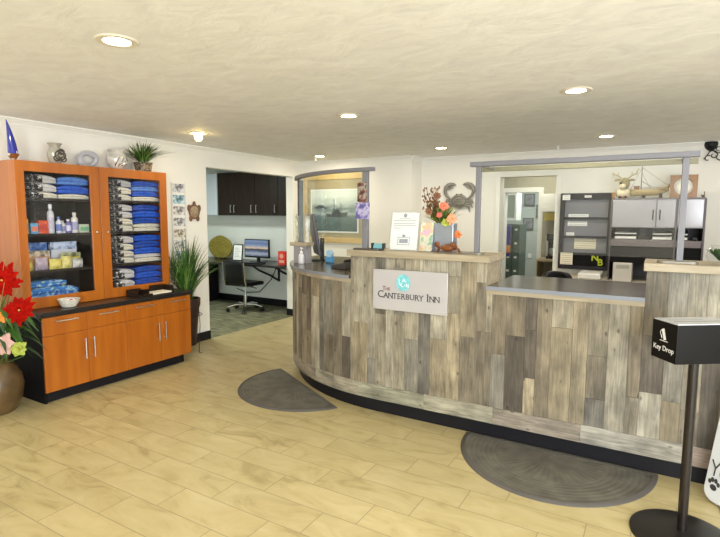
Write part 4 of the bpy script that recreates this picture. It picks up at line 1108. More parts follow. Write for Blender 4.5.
# crab figurine
t = thing('crab_figurine', 'small rust-brown crab figurine in front of the pewter planter', 'figurine', (-1.225,3.27,ZL))
m_rust = mat('rust_bronze', (.26,.085,.02), .45, metal=.3, noise=.5, nscale=50)
b = MB(); b.ball((-1.225,3.265,ZL+.034),(.050,.030,.026),16,10); bd = build('crab_shell', b, m_rust, t)
for s_ in (-1,1):
    b = MB(); b.tube([(-1.225+s_*.03,3.25,ZL+.03),(-1.225+s_*.072,3.235,ZL+.045),(-1.225+s_*.060,3.215,ZL+.06)], [.007,.008,.010], 8)
    b.ball((-1.225+s_*.055,3.21,ZL+.062),(.020,.013,.014),10,6); build('claw', b, m_rust, t)
    for k in range(3):
        b = MB(); yy = 3.262+k*.012; b.tube([(-1.225+s_*.03,yy,ZL+.022),(-1.225+s_*.065,yy+.004*k,ZL+.032),(-1.225+s_*.082,yy+.008*k,ZL+.002)], [.005,.004,.003], 6); build('leg', b, m_rust, t)
# phone-like card device
t = thing('payment_stand', 'small black stand with teal-lit screen on the raised ledge', 'card reader', (-1.745,3.24,1.216))
b = MB(); b.box(-1.79,-1.70,3.205,3.275,1.216,1.216); b.box(-1.795,-1.785,3.22,3.26,1.216,1.255); b.box(-1.705,-1.695,3.22,3.26,1.216,1.255); build('stand', b, m_black, t, smooth=False, bevel=.002)
b = MB(); b.box(-.038,.038,0,.008,0,.038, M=Matrix.Translation((-1.745,3.225,1.218)) @ Matrix.Rotation(-R(25),4,'X')); build('screen', b, mat('teal_screen', (.10,.24,.26), .2, emis=(.25,.50,.55), es=.35), t, smooth=False, bevel=.002)
# crystal vases on the pedestal
def crystal(label, x, y, z0, h, r, top):
    t = thing('crystal_vase', label, 'vase', (x,y,z0), 'crystal vases on the end pedestal')
    b = MB(); b.lathe([(r*.9,0),(r,.004),(r*.55,.03),(r*.62,h*.35),(r*.85,h*.6),(r*.95,h*.78),(r*.7,h*.86),(r*1.1,h*.93),(r*1.05,h*.93),(r*.6,h*.85)], (x,y,z0), 18)
    build('vase_body', b, mat('cloudy_crystal_'+str(int(h*1e3)), top, .12, spec=.8, coat=.6, noise=.3, nscale=30), t)
    b = MB()
    for k in range(3):
        a = 2*PI*k/3+.4; b.tube([(x+r*.9*math.cos(a)*q[0], y+r*.9*math.sin(a)*q[0], z0+h*q[1]) for q in ((.5,.9),(1.1,.96),(.5,1.0),(.9,1.04))], .003, 5)
    build('scroll_finial', b, m_brush, t)
crystal('slim yellowish crystal vase left of the grey post on end pedestal', -2.932, 3.835, 1.204, .25, .020, (.70,.70,.48))
crystal('taller silvery crystal vase right of the grey post on end pedestal', -2.802, 3.815, 1.204, .26, .031, (.72,.72,.66))
# sanitizer bottle
sx_, sy2 = -2.80, 3.72
t = thing('sanitizer_bottle', 'clear white pump sanitizer bottle on worktop before the end pedestal', 'bottle', (sx_,sy2,1.0125))
b = MB(); b.lathe([(.024,0),(.028,.004),(.028,.07),(.022,.085),(.010,.095),(.010,.10)], (sx_,sy2,1.0125), 18); build('bottle_body', b, mat('frosted_white', (.66,.68,.72), .3, trans=.2), t)
b = MB(); b.lathe([(.013,.099),(.013,.115),(.004,.117),(.004,.14),(.009,.141),(.009,.148),(0,.15)], (sx_,sy2,1.0125), 14); b.tube([(sx_,sy2,1.0125+.145),(sx_+.03,sy2-.015,1.0125+.14)], .004, 6); build('pump', b, m_white, t)
# all-in-one computer seen from the side
t = thing('computer_monitor', 'thin dark monitor seen edge-on behind the curved counter', 'monitor', (-2.86,4.10,1.0135))
dirv = Vector((-.60,.80,0)).normalized()
M_ = Matrix.Translation((-2.885,4.12,1.0135)) @ Matrix.Rotation(math.atan2(.82,-.60)+R(6),4,'Z') @ Matrix.Rotation(R(-9),4,'X')
b = MB(); b.box(-.19,.19,-.012,.018,.06,.46,M=M_); build('casing', b, mat('dark_plum_plastic', (.035,.03,.045), .35), t, smooth=False, bevel=.006)
b = MB(); b.box(-.18,.18,.018,.020,.07,.45,M=M_); build('screen', b, m_black, t, smooth=False)
M2 = Matrix.Translation((-2.885,4.12,1.0135)) @ Matrix.Rotation(math.atan2(.82,-.60)+R(6),4,'Z')
b = MB(); b.box(-.09,.09,-.08,.09,0,.010,M=M2); b.box(-.025,.025,-.05,-.015,.01,.22,M=M2); build('stand', b, m_black, t, smooth=False, bevel=.003)
t = thing('desk_phone', 'dark grey desk telephone on worktop beside raised ledge', 'telephone', (-2.24,3.62,1.013))
M_ = Matrix.Translation((-2.24,3.60,1.013)) @ Matrix.Rotation(R(160),4,'Z')
b = MB(); b.prism([(-.10,0),(.10,0),(.10,.022),(-.10,.062)], -.09, .09, 'y', M=M_); build('phone_base', b, mat('phone_grey', (.05,.045,.04), .4), t, smooth=False, bevel=.004)
b = MB(); b.tube([M_ @ Vector(p) for p in ((-.085,-.06,.075),(-.03,-.06,.075),(.03,-.06,.060),(.09,-.06,.045))], [.020,.013,.013,.020], 10); build('handset', b, m_black, t)
t = thing('tape_dispenser', 'small blue tape dispenser on the worktop near dark monitor', 'tape dispenser', (-2.64,3.95,1.013))
b = MB(); b.box(-2.68,-2.60,3.93,3.97,1.013,1.07); build('dispenser_base', b, mat('tape_blue', (.08,.28,.55), .35), t, smooth=False, bevel=.006)
b = MB(); b.tube([(-2.64,3.935,1.10),(-2.64,3.965,1.10)], .034, 20); build('tape_roll', b, mat('tape_pale', (.35,.55,.72), .3), t)
# brochures stuck on the curved guard glass: two pictures by the post
t = thing('photo_sticker', 'small dark red photo of an octopus-like figure taped to the left guard', 'photo', (-1.92,3.27,1.50))
b = MB(); b.box(-1.905,-1.828,3.208,3.211,1.55,1.69)
single('photo_card', 'tall brown and red patterned card hung on the grey post', 'card', b, ramp_mat('card_red', [(.38,(.03,.02,.02)),(.48,(.16,.05,.035)),(.56,(.32,.30,.25)),(.66,(.05,.05,.03))], 22, .5), (-1.865,3.21,1.55), smooth=False)
bpy.data.objects.remove(t)
b = MB(); b.box(-1.915,-1.80,3.202,3.206,1.427,1.545)
single('picture_card', 'square purple and blue marbled card hung on the grey post', 'card', b, ramp_mat('card_purple', [(.3,(.03,.04,.14)),(.44,(.12,.10,.30)),(.54,(.45,.42,.58)),(.62,(.10,.08,.25))], 16, .5), (-1.86,3.204,1.427), smooth=False)

# right end ledge
t = thing('leafy_vase', 'round glass vase with green leaves on the right raised ledge', 'vase', (.285,3.30,ZL))
b = MB(); b.lathe([(.03,0),(.045,.006),(.06,.04),(.052,.075),(.035,.09),(.04,.10)], (.285,3.30,ZL), 20); build('glass_bowl', b, m_acryl, t)
b = MB(); rr = random.Random(9)
for i in range(18):
    a = rr.uniform(0,2*PI); sp = rr.uniform(.02,.07)
    pts = [(.285+sp*(k/5)*math.cos(a), 3.30+sp*(k/5)*math.sin(a), ZL+.02+.09*(k/5)-.03*(k/5)**2) for k in range(6)]
    b.blade(pts, [.012*math.sin(PI*(.05+.9*k/5))+.001 for k in range(6)], (-math.sin(a),math.cos(a),0), mi=i % 2)
build('leaf_spray', b, [m_g1, m_g2], t, ang=60)
t = thing('wooden_display_board', 'light wooden board standing upright on right raised ledge', 'board', (.45,3.42,ZL))
b = MB(); b.box(.325,.60,3.41,3.43,ZL+.012,ZL+.16); build('board_panel', b, m_pine, t, smooth=False, bevel=.003)
b = MB(); b.box(.34,.585,3.38,3.46,ZL,ZL+.012); build('foot', b, m_pine, t, smooth=False)

# ------------------------------------------------------------------ key drop stand
kx, ky = .168, 2.63
kd = thing('key_drop_stand', 'black key drop box on pole with round floor base', 'key drop box', (kx,ky,0))
b = MB(); b.lathe([(.212,0),(.212,.008),(.20,.014),(.03,.018),(0,.018)], (kx,ky,0), 40); build('round_base', b, mat('base_bronze', (.008,.006,.005), .35), kd)
b = MB(); b.tube([(kx,2.665,.012),(kx,2.665,.812)], .0205, 16); build('pole', b, mat('pole_black', (.008,.005,.004), .3), kd)
ang_ = math.atan2(.57,.80)
MK = Matrix.Translation((.0948,2.575,.007)) @ Matrix.Rotation(math.atan2(.12,.165),4,'Z')   # local x along the long face, y into depth
b = MB(); b.box(0,.30,0,.162,.80,.975,M=MK); bx_ = build('drop_box', b, mat('box_black', (.004,.0035,.0035), .35, spec=.2), kd, smooth=False, bevel=.002)
b = MB(); b.box(.004,.296,.004,.158,.975,.979,M=MK); lid = build('lid_plate', b, mat('lid_reflection', (.52,.54,.56), .18, coat=.5), bx_, smooth=False)  # pale lid colour stands in for the ceiling reflected in glossy black
b = MB(); b.box(.03,.27,.06,.066,.979,.9795,M=MK); b.box(.03,.20,.10,.102,.979,.9795,M=MK); build('key_slot', b, m_ink, bx_, smooth=False)
# lettering on the end face (faces -x local)
ME = MK @ Matrix.Translation((-.0008,.081,0)) @ Matrix.Rotation(-PI/2,4,'Z') @ Matrix.Rotation(PI/2,4,'X')
m_lt = mat('white_lettering', (.72,.72,.72), .5)
text('lettering', 'Key Drop', .033, m_lt, bx_, ME @ Matrix.Translation((0,.853,0)), .0004, bold=.0002)
b = MB()
MF = MK @ Matrix.Translation((-.0006,.081,0)) @ Matrix.Rotation(-PI/2,4,'Z')
b.box(-.026,.026,-.0004,.0004,.886,.889,M=MF)
b.prism([(-.018,.938),(-.002,.945),(.014,.896),(.0,.891)], -.0004, .0004, 'y', M=MF)
b.tube([(-.012,-.0002,.898),(-.026,-.0002,.925),(-.018,-.0002,.935)], .0012, 5, M=MF)
build('key_symbol', b, m_lt, bx_, smooth=False)
for o_ in bpy.data.objects:
    pass

# ------------------------------------------------------------------ pet sign at the right edge
ps = thing('pet_sign', 'white rounded sign board with black paw print leaning by the counter', 'sign', (.30,3.05,0))
dA = Vector((.72,-.69,0)).normalized()
nA = Vector((-dA.y*-1, 0, 0))
# plane basis: u along bottom edge, v up leaning away
u = dA; nrm = Vector((-.69,-.72,0)); lean = R(4)
vv = (Vector((0,0,1))*math.cos(lean)-nrm*math.sin(lean)).normalized()
thick = u.cross(vv).normalized()
MP = Matrix((( u.x, vv.x, thick.x, .276), (u.y, vv.y, thick.y, 3.07), (u.z, vv.z, thick.z, .012), (0,0,0,1)))
poly = [(x+(.085*y if x < .2 else -.085*y), y) for x, y in rrect(.22,.40,.22,.40,.06)]
b = MB(); b.prism(poly, -.012, .012, 'z', M=MP); bd = build('sign_board', b, mat('sign_white', (.66,.69,.72), .45), ps, smooth=False, bevel=.004)
vb = (Vector((0,0,1))*math.cos(lean)+nrm*math.sin(lean)).normalized()
side_ = 1 if thick.dot(nrm) > 0 else -1
def onboard(q): return MP @ Matrix.Translation((0,0,side_*.0125))
MT = MP @ Matrix.Translation((0,0,side_*.0125))
if side_ < 0: MT = MT @ Matrix.Diagonal((1,1,-1,1))
b = MB()
pz = [(0,0,.018,.016),(-.022,.026,.009,.012),(-.008,.038,.009,.013),(.010,.038,.009,.013),(.024,.024,.009,.012)]
for (px_, py_, ra, rb) in pz: b.prism([(.055+px_+ra*math.cos(2*PI*k/14), .075+py_+rb*math.sin(2*PI*k/14)) for k in range(14)], 0, .0008, 'z', M=MT)
build('paw_print', b, m_ink, bd, smooth=False)
b = MB()
def stroke(pts, r_=.004): b.tube([(x, y, .0006) for x, y in pts], r_, 5, M=MT)
stroke([(.035,.215),(.055,.175)]); stroke([(.082,.222),(.055,.175),(.050,.135)])
stroke([(.105+.022*math.cos(a), .16+.026*math.sin(a)) for a in [2*PI*k/14 for k in range(15)]])
build('lettering', b, m_ink, bd)

vr = (Vector((0,0,1))*math.cos(R(3))+nrm*math.sin(R(3))).normalized(); tr = u.cross(vr).normalized()
oq = Vector((.276,3.07,.012))+vv*.74-vr*.76-nrm*.028+u*.03
MR = Matrix(((u.x, vr.x, tr.x, oq.x), (u.y, vr.y, tr.y, oq.y), (u.z, vr.z, tr.z, .012), (0,0,0,1)))
b = MB(); b.prism([(x+(.085*y if x < .2 else -.085*y), y) for x, y in rrect(.22,.38,.20,.37,.06)], -.010, .010, 'z', M=MR); build('rear_panel', b, bd.data.materials[0], ps, smooth=False, bevel=.004)

# ------------------------------------------------------------------ back wall: large framed picture
t = thing('framed_seascape', 'large framed grey seascape with boat, pine frame, on the back wall', 'framed picture', (-3.94,YB1-.02,1.05))
b = MB()
x0, x1, z0, z1 = -4.42, -3.40, 1.075, 2.035
b.box(x0,x1,YB1-.035,YB1-.001,z1-.085,z1); b.box(x0,x1,YB1-.035,YB1-.001,z0,z0+.075); b.box(x0,x0+.055,YB1-.035,YB1-.001,z0+.075,z1-.085); b.box(x1-.055,x1,YB1-.035,YB1-.001,z0+.075,z1-.085)
build('pine_frame', b, m_pine, t, smooth=False, bevel=.004)
b = MB(); b.box(x0+.055,x1-.055,YB1-.020,YB1-.001,z0+.075,z1-.085); build('olive_mount', b, mat('olive_mount', (.34,.30,.17), .7), t, smooth=False)
b = MB(); a0,a1,c0,c1 = -4.305,-3.515,1.215,1.815
b.box(a0,a1,YB1-.030,YB1-.020,c1-.02,c1); b.box(a0,a1,YB1-.030,YB1-.020,c0,c0+.02); b.box(a0,a0+.02,YB1-.030,YB1-.020,c0+.02,c1-.02); b.box(a1-.02,a1,YB1-.030,YB1-.020,c0+.02,c1-.02)
build('inner_frame', b, m_white, t, smooth=False)
def sea_mat():
    m = bpy.data.materials.new('seascape_print'); tt, p = nt(m); L = tt.links; N = tt.nodes
    tc = N.new('ShaderNodeTexCoord'); sx = N.new('ShaderNodeSeparateXYZ'); L.new(tc.outputs['Generated'], sx.inputs[0])
    mp = N.new('ShaderNodeMapping'); mp.inputs['Scale'].default_value = (2,1,5); L.new(tc.outputs['Generated'], mp.inputs[0])
    ns = N.new('ShaderNodeTexNoise'); ns.inputs['Scale'].default_value = 2.4; ns.inputs['Detail'].default_value = 7; L.new(mp.outputs[0], ns.inputs[0])
    ad = N.new('ShaderNodeMath'); ad.operation = 'MULTIPLY_ADD'; L.new(ns.outputs[0], ad.inputs[0]); ad.inputs[1].default_value = .28; L.new(sx.outputs['Z'], ad.inputs[2])
    r = N.new('ShaderNodeValToRGB'); L.new(ad.outputs[0], r.inputs[0]); e = r.color_ramp.elements
    e[0].position = .1; e[0].color = (.05,.09,.085,1); e[1].position = 1.0; e[1].color = (.75,.78,.70,1)
    for q, c in ((.32,(.08,.13,.12)),(.48,(.13,.18,.17)),(.58,(.42,.47,.44)),(.68,(.16,.21,.20)),(.80,(.50,.54,.51))):
        k = e.new(q); k.color = c+(1,)
    L.new(r.outputs[0], p.inputs['Base Color']); p.inputs['Roughness'].default_value = .4
    return m
b = MB(); b.box(a0+.02,a1-.02,YB1-.026,YB1-.020,c0+.02,c1-.02); pic = build('print', b, sea_mat(), t, smooth=False)
b = MB(); yq = YB1-.0275
b.prism([(-4.02,1.43),(-3.72,1.43),(-3.68,1.50),(-3.80,1.49),(-3.84,1.54),(-3.93,1.54),(-3.95,1.47),(-4.05,1.48)], yq, YB1-.026, 'y')
b.box(-3.915,-3.905,yq,YB1-.026,1.54,1.68); b.box(-3.80,-3.793,yq,YB1-.026,1.49,1.62)
b.prism([(-4.26,1.55),(-4.16,1.60),(-4.06,1.58),(-4.02,1.55)], yq, YB1-.026, 'y')
build('painted_boat', b, mat('boat_dark', (.05,.06,.06), .5), pic, smooth=False)
b = MB(); b.box(a0+.012,a1-.012,YB1-.033,YB1-.031,c0+.012,c1-.012); build('glass_pane', b, m_glass, t, smooth=False)

# metal crab on the back wall
t = thing('metal_crab', 'galvanised metal crab wall sculpture with raised claws on back wall', 'wall sculpture', (-2.21,YB2-.03,1.5))
m_galv = mat('galvanised', (.30,.29,.25), .5, metal=.2, noise=.35, nscale=18)
yc = YB2-.034; cxs = -2.215; zc_ = 1.64
b = MB(); b.ball((cxs,yc,zc_),(.112,.020,.092),24,12); bd = build('body', b, m_galv, t)
b = MB()
b.tube([(cxs+.085*math.cos(a)*(1+.1*math.cos(2*a)), yc-.016, zc_+.062*math.sin(a)) for a in [2*PI*k/24 for k in range(24)]], .005, 6, closed=True)
for k in range(3): b.tube([(cxs-.06,yc-.020,zc_-.02+.02*k),(cxs+.06,yc-.020,zc_-.02+.02*k)], .003, 5)
for s_ in (-1,1): b.ball((cxs+s_*.03,yc-.010,zc_+.088),.011,8,6)
for k in range(3): b.ball((cxs-.03+.03*k,yc-.014,zc_-.045),(.012,.008,.014),8,6)
build('shell_ridges', b, mat('dark_galv', (.10,.095,.08), .5, metal=.3), bd)
for s_ in (-1,1):
    b = MB()
    arm = [(.085,.02),(.125,.035),(.165,.075),(.190,.125),(.180,.175),(.150,.205),(.110,.220),(.070,.215),(.045,.205)]
    b.tube([(cxs+s_*q[0], yc, zc_+q[1]) for q in arm], [.014,.015,.018,.023,.027,.026,.022,.016,.005], 12)
    b.tube([(cxs+s_*q[0], yc, zc_+q[1]) for q in ((.165,.165),(.135,.168),(.105,.175),(.08,.185))], [.018,.015,.010,.004], 8)
    build('claw', b, m_galv, t)
    for k, q in enumerate((((.10,.0),(.165,.015),(.19,-.03)),((.10,-.03),(.16,-.03),(.175,-.085)),((.085,-.055),(.13,-.07),(.14,-.135)))):
        b = MB(); b.tube([(cxs+s_*p[0], yc, zc_+p[1]) for p in q], [.014,.017,.005], 8); build('leg', b, m_galv, t)

# dark cabinet / notice case
t = thing('notice_cabinet', 'dark framed glass cabinet with taped notes beside the doorway', 'cabinet', (-.73,6.24,.83))
m_case = mat('case_grey', (.020,.018,.024), .45, spec=.3)
x0,x1,z0,z1,yf_,yb_ = -.985,-.455,.86,1.715,6.20,YB2-.001
b = MB(); b.box(x0,x1,yf_+.04,yb_,z0,z1); build('back_panel', b, mat('case_back', (.19,.19,.22), .4), t, smooth=False)
b = MB(); b.box(x0,x0+.045,yf_,yf_+.04,z0,z1); b.box(x1-.035,x1,yf_,yf_+.04,z0,z1); b.box(x0+.045,x1-.035,yf_,yf_+.04,z1-.07,z1); b.box(x0+.045,x1-.035,yf_,yf_+.04,z0,z0+.04)
build('frame', b, m_case, t, smooth=False, bevel=.003)
for z in (1.435,1.225,1.035):
    b = MB(); b.box(x0+.045,x1-.035,yf_+.005,yf_+.04,z-.014,z+.014); build('shelf', b, m_case, t, smooth=False)
b = MB(); b.box(x0+.045,x1-.035,yf_+.010,yf_+.04,z0+.04,1.02); build('black_panel', b, m_blackm, t, smooth=False)
for i, (a, b_, c, d) in enumerate(((.0,.33,0,0),)): pass
notes = [(-.965,-.885,1.64,1.70,'small white label on top left corner of dark cabinet'),(-.735,-.665,1.665,1.69,'tiny white label at top centre of dark cabinet'),(-.90,-.69,1.447,1.482,'long white strip label on the top cabinet shelf'),
         (-.905,-.70,1.35,1.40,'white strip label under the top cabinet shelf'),(-.915,-.83,1.235,1.275,'short white label above second cabinet shelf'),(-.825,-.60,1.09,1.215,'large cream notice in the third cabinet bay'),(-.962,-.83,.91,1.045,'square cream note at lower left of dark cabinet')]
for i, (a, b_, c, d, lb) in enumerate(notes):
    yy = yf_-.0015 if i in (0,1,6) else yf_+.036
    if i == 5: yy = yf_+.036
    m_ = MB(); m_.box(a,b_,yy,yy+.001,c,d)
    tt = thing('paper_note', lb, 'note', ((a+b_)/2,yy,c), 'paper notes on the dark cabinet')
    pq = build('paper', m_, m_cream if i >= 5 else m_paper, tt, smooth=False)
    m_ = MB(); nl = max(1, int((d-c)/.022))
    for k in range(nl): m_.box(a+.012,b_-.012,yy-.0006,yy-.0001,c+(d-c)*(k+.5)/nl-.002,c+(d-c)*(k+.5)/nl+.002)
    build('print', m_, m_greyink, pq, smooth=False)
m_lime = mat('lime_lettering', (.50,.58,.02), .5)
lt = MB(); text_mb(lt, 'N', .10, up_text(-.600, yf_+.008, .995), .001, .003); text_mb(lt, 'B', .10, up_text(-.545, yf_+.008, .945), .001, .003)
build('lettering', lt, m_lime, t, smooth=False)
# overhead metallic cabinets
t = thing('overhead_cabinet', 'silver-white overhead office cabinet with dark shelf organiser below', 'overhead cabinet', (-.03,6.1,1.10))
m_pearl = mat('pearl_laminate', (.33,.32,.36), .22, coat=.3)
x0,x1 = -.425,.362; yf_ = 5.86
b = MB(); b.box(x0,x1,yf_+.02,YB2-.001,1.345,1.628); build('carcass', b, mat('carcass_grey', (.30,.28,.30), .4), t, smooth=False)
b = MB(); b.box(x0-.01,x1+.012,yf_,YB2-.001,1.628,1.642); build('top_panel', b, mat('top_brown', (.14,.12,.12), .4), t, smooth=False)
for (a, c, hx) in ((x0+.003,-.035,-.06),(-.03,.130,.0),(.150,x1-.003,None)):
    b = MB(); b.box(a,c,yf_,yf_+.018,1.350,1.624); d = build('door', b, m_pearl, t, smooth=False, bevel=.003)
    if hx is not None:
        b = MB(); b.tube([(hx-.0,yf_-.022,1.425),(hx,yf_-.026,1.475),(hx,yf_-.022,1.525)], .005, 8); b.tube([(hx,yf_-.022,1.43),(hx,yf_,1.43)], .004, 6); b.tube([(hx,yf_-.022,1.52),(hx,yf_,1.52)], .004, 6); build('handle', b, m_iron, d)
m_plum = mat('panel_plum', (.07,.055,.065), .4)
for q0, q1 in ((.133,.148),(x1,x1+.016),(x0-.016,x0)):
    b = MB(); b.box(q0,q1,yf_-.002,YB2-.001,.80,1.628); build('side_panel', b, m_plum, t, smooth=False)
b = MB(); b.box(x0,.133,YB2-.02,YB2-.001,.80,1.345); b.box(.148,x1,YB2-.02,YB2-.001,.80,1.345); build('back_panel', b, mat('organiser_back', (.10,.10,.115), .5), t, smooth=False)
b = MB(); b.box(x0,.133,yf_+.02,YB2-.02,1.155,1.225); b.box(.148,x1,yf_+.02,YB2-.02,1.155,1.225); build('shelf_board', b, mat('mauve_board', (.17,.14,.145), .35), t, smooth=False, bevel=.002)
b = MB(); b.box(x0,.133,yf_+.03,YB2-.02,.985,1.155); b.box(.148,x1,yf_+.03,YB2-.02,.985,1.155); build('dark_shelf_bay', b, m_blackm, t, smooth=False)
for i, (a, c) in enumerate(((-.40,-.19),(-.06,.12),(.16,.25))):
    tt = thing('paper_tray', ['wide two-tier paper tray at the left under overhead cabinet','two-tier paper tray under the handled cabinet doors','narrow paper tray under right overhead door'][i], 'paper tray', ((a+c)/2,6.0,1.226), 'paper trays under the overhead cabinet')
    b = MB()
    for z in (1.226,1.275,1.322): b.box(a,c,yf_+.03,YB2-.03,z,z+.004)
    b.box(a,a+.004,yf_+.03,YB2-.03,1.230,1.322); b.box(c-.004,c,yf_+.03,YB2-.03,1.230,1.322); build('tray_frame', b, m_black, tt, smooth=False)
    b = MB(); b.box(a+.008,c-.008,yf_+.035,YB2-.04,1.2305,1.255); b.box(a+.008,c-.008,yf_+.035,YB2-.04,1.2795,1.292); build('paper_sheets', b, m_paper, tt, smooth=False)
single('stapler', 'small black stapler between the two wide paper trays', 'stapler', MB().box(-.16,-.09,5.93,5.96,1.226,1.25), m_black, (-.125,5.95,1.226), smooth=False, bevel=.004)
single('hole_punch', 'small black hole punch right of narrow paper tray', 'hole punch', MB().box(.28,.33,5.93,5.97,1.226,1.262), m_black, (.305,5.95,1.226), smooth=False, bevel=.006)
# base desk below
t = thing('back_desk', 'pale rear office desk below the overhead cabinet', 'desk', (-.3,6.0,0))
b = MB(); b.box(-1.0,.95,5.70,YB2-.013,.765,.798); build('desk_top', b, mat('desk_cream', (.48,.44,.36), .5), t, smooth=False, bevel=.004)
for x in (-.99,.93):
    b = MB(); b.box(x,x+.02,5.72,YB2-.02,.0,.765); build('end_panel', b, mat('desk_panel', (.2,.18,.16), .5), t, smooth=False)
t = thing('computer_tower', 'white standing computer case on rear desk under overhead cabinet', 'computer', (-.33,5.9,.799))
b = MB(); b.box(-.385,-.215,5.78,6.05,.799,.985); build('case', b, mat('case_white', (.62,.60,.56), .5), t, smooth=False, bevel=.005)
b = MB(); b.box(-.36,-.24,5.777,5.78,.935,.97); build('drive_bay', b, mat('bay_grey', (.4,.4,.38), .4), t, smooth=False)
# stack of white boxes left of it
single('white_printer', 'low white printer on rear desk below the dark cabinet', 'printer', MB().box(-.72,-.50,5.80,6.15,.799,.86), m_white, (-.6,5.97,.799), smooth=False, bevel=.012)
# rear office chair
t = thing('task_chair', 'black task chair behind counter in front of the dark cabinet', 'chair', (-.82,5.2,0))
def task_chair(t, x, y, zt, w_, zs=.48):
    vs = []; fs = []
    for i, z in enumerate((zs+.12,zs+.20,zs+.3,zt-.07,zt-.02,zt)):
        for k in range(9):
            u_ = -1+2*k/8; ww = w_*(.88 if i in (0,) else 1)*(1-.12*(i == 5)); vs.append((x+ww*u_, y-.03*u_*u_, z-.05*abs(u_)**4*(1 if i >= 4 else 0)))
    for i in range(5):
        for k in range(8): fs.append((i*9+k, i*9+k+1, (i+1)*9+k+1, (i+1)*9+k))
    b = MB(); b.add(vs, fs); build('backrest', b, m_black, t, solid=.05, ang=60)
    b = MB(); b.box(x-w_,x+w_,y+.04,y+.48,zs-.03,zs+.04); build('seat', b, m_black, t, bevel=.03, seg=4)
    b = MB(); b.box(x-.03,x+.03,y+.0,y+.03,zs-.02,zs+.2); b.box(x-.03,x+.03,y+.0,y+.2,zs-.05,zs-.03); build('back_bracket', b, m_black, t, smooth=False)
    b = MB(); b.tube([(x,y+.24,.08),(x,y+.24,zs-.03)], .025, 12); build('gas_column', b, m_black, t)
    for k in range(5):
        a = 2*PI*k/5+.3; b = MB(); b.tube([(x,y+.24,.10),(x+.27*math.cos(a),y+.24+.27*math.sin(a),.07)], .018, 8); b.ball((x+.27*math.cos(a),y+.24+.27*math.sin(a),.032),.030,10,8); build('base_leg', b, m_black, t)
task_chair(t, -.82, 5.15, .93, .13)
t = thing('task_chair', 'black task chair behind counter just right of the planter ledge', 'chair', (-1.45,4.9,0))
task_chair(t, -1.43, 4.75, 1.04, .10)

# on top of the overhead cabinet
ZO = 1.6425
t = thing('reindeer_figurine', 'plush reindeer with antlers and cream chest on overhead cabinet', 'figurine', (-.33,5.98,ZO))
m_deer = mat('deer_fur', (.30,.26,.14), .9, noise=.3, nscale=40); m_dc = mat('deer_cream', (.70,.62,.44), .9, noise=.2, nscale=30)
b = MB(); b.ball((-.345,6.0,ZO+.058),(.07,.055,.058),16,10); build('body', b, m_dc, t)
b = MB(); b.ball((-.335,5.985,ZO+.155),(.052,.045,.060),16,10); b.tube([(-.34,5.99,ZO+.10),(-.335,5.985,ZO+.14)], .035, 10)
for s_ in (-1,1): b.ball((-.335+s_*.065,5.985,ZO+.19),(.030,.010,.014),10,6)
h_ = build('head', b, m_deer, t)
b = MB(); b.ball((-.35,5.945,ZO+.125),(.034,.030,.028),12,8); build('muzzle', b, m_dc, h_)
b = MB(); b.ball((-.365,5.918,ZO+.155),(.012,.008,.010),8,6); b.ball((-.352,5.94,ZO+.175),.006,6,5); b.ball((-.318,5.94,ZO+.175),.006,6,5); build('nose_and_eyes', b, m_black, h_)
for s_ in (-1,1):
    b = MB(); b.tube([(-.335+s_*.025,5.99,ZO+.20),(-.335+s_*.06,5.99,ZO+.235),(-.335+s_*.10,5.99,ZO+.255),(-.335+s_*.125,5.99,ZO+.305 if s_ > 0 else ZO+.265)], [.008,.009,.008,.004], 8)
    b.tube([(-.335+s_*.06,5.99,ZO+.233),(-.335+s_*.065,5.99,ZO+.275)], [.007,.003], 6); b.tube([(-.335+s_*.105,5.99,ZO+.235),(-.335+s_*.115,5.99,ZO+.27)], [.006,.003], 6); build('antler', b, mat('antler', (.42,.38,.26), .8), t)
b = MB()
for x in (-.37,-.32): b.ball((x,5.945,ZO+.015),(.018,.02,.015),10,6)
build('hooves', b, mat('hoof', (.10,.03,.03), .6), t)
b = MB(); b.box(-.415,-.375,5.96,6.0,ZO,ZO+.075)
single('wood_block', 'small golden wooden block beside the reindeer figurine', 'block', MB().box(-.445,-.418,5.94,5.99,ZO,ZO+.065), m_oak, (-.43,5.96,ZO), smooth=False, bevel=.004)
t = thing('model_ship', 'wooden model fishing boat with mast and rigging on overhead cabinet', 'model boat', (-.08,6.08,ZO))
hull = MB(); vs = []; fs = []
NS = 13
for i in range(NS):
    v = i/(NS-1); x = -.285+.345*v; wd = .040*math.sin(PI*min(1, .16+v*.84)*.98)**.6+.001; sh = ZO+.085+.045*(v**3)*1.0+.012*(1-v)**3; kl = ZO+.03+.05*(v**6)
    for k in range(9):
        a = -1+2*k/8; vs.append((x+(.03*(1-abs(a))*0), 6.08+wd*a, kl+(sh-kl)*(abs(a)**2.2)))
for i in range(NS-1):
    for k in range(8): fs.append((i*9+k, i*9+k+1, (i+1)*9+k+1, (i+1)*9+k))
fs += [tuple(range(9)), tuple(reversed(range((NS-1)*9, NS*9)))]
hull.add(vs, fs)
for i in range(NS-1):
    pass
build('hull', hull, mat('hull_tan', (.52,.40,.20), .5, noise=.3, nscale=30, stretch=(1,1,10)), t, solid=.004, ang=60)
b = MB(); b.prism([(-.235,ZO+.085),(.03,ZO+.085),(.045,ZO+.095),(.045,ZO+.09),(-.235,ZO+.078)], 6.05, 6.11, 'y'); build('deck', b, m_oak, t, smooth=False)
b = MB(); b.box(-.25,-.20,6.055,6.105,ZO+.085,ZO+.125); b.box(-.255,-.195,6.05,6.11,ZO+.125,ZO+.130); build('cabin', b, mat('cabin_brown', (.22,.13,.07), .5), t, smooth=False)
b = MB()
for k in range(9): b.tube([(-.245+.035*k,6.045,ZO+.09),(-.245+.035*k,6.045,ZO+.108)], .0015, 5)
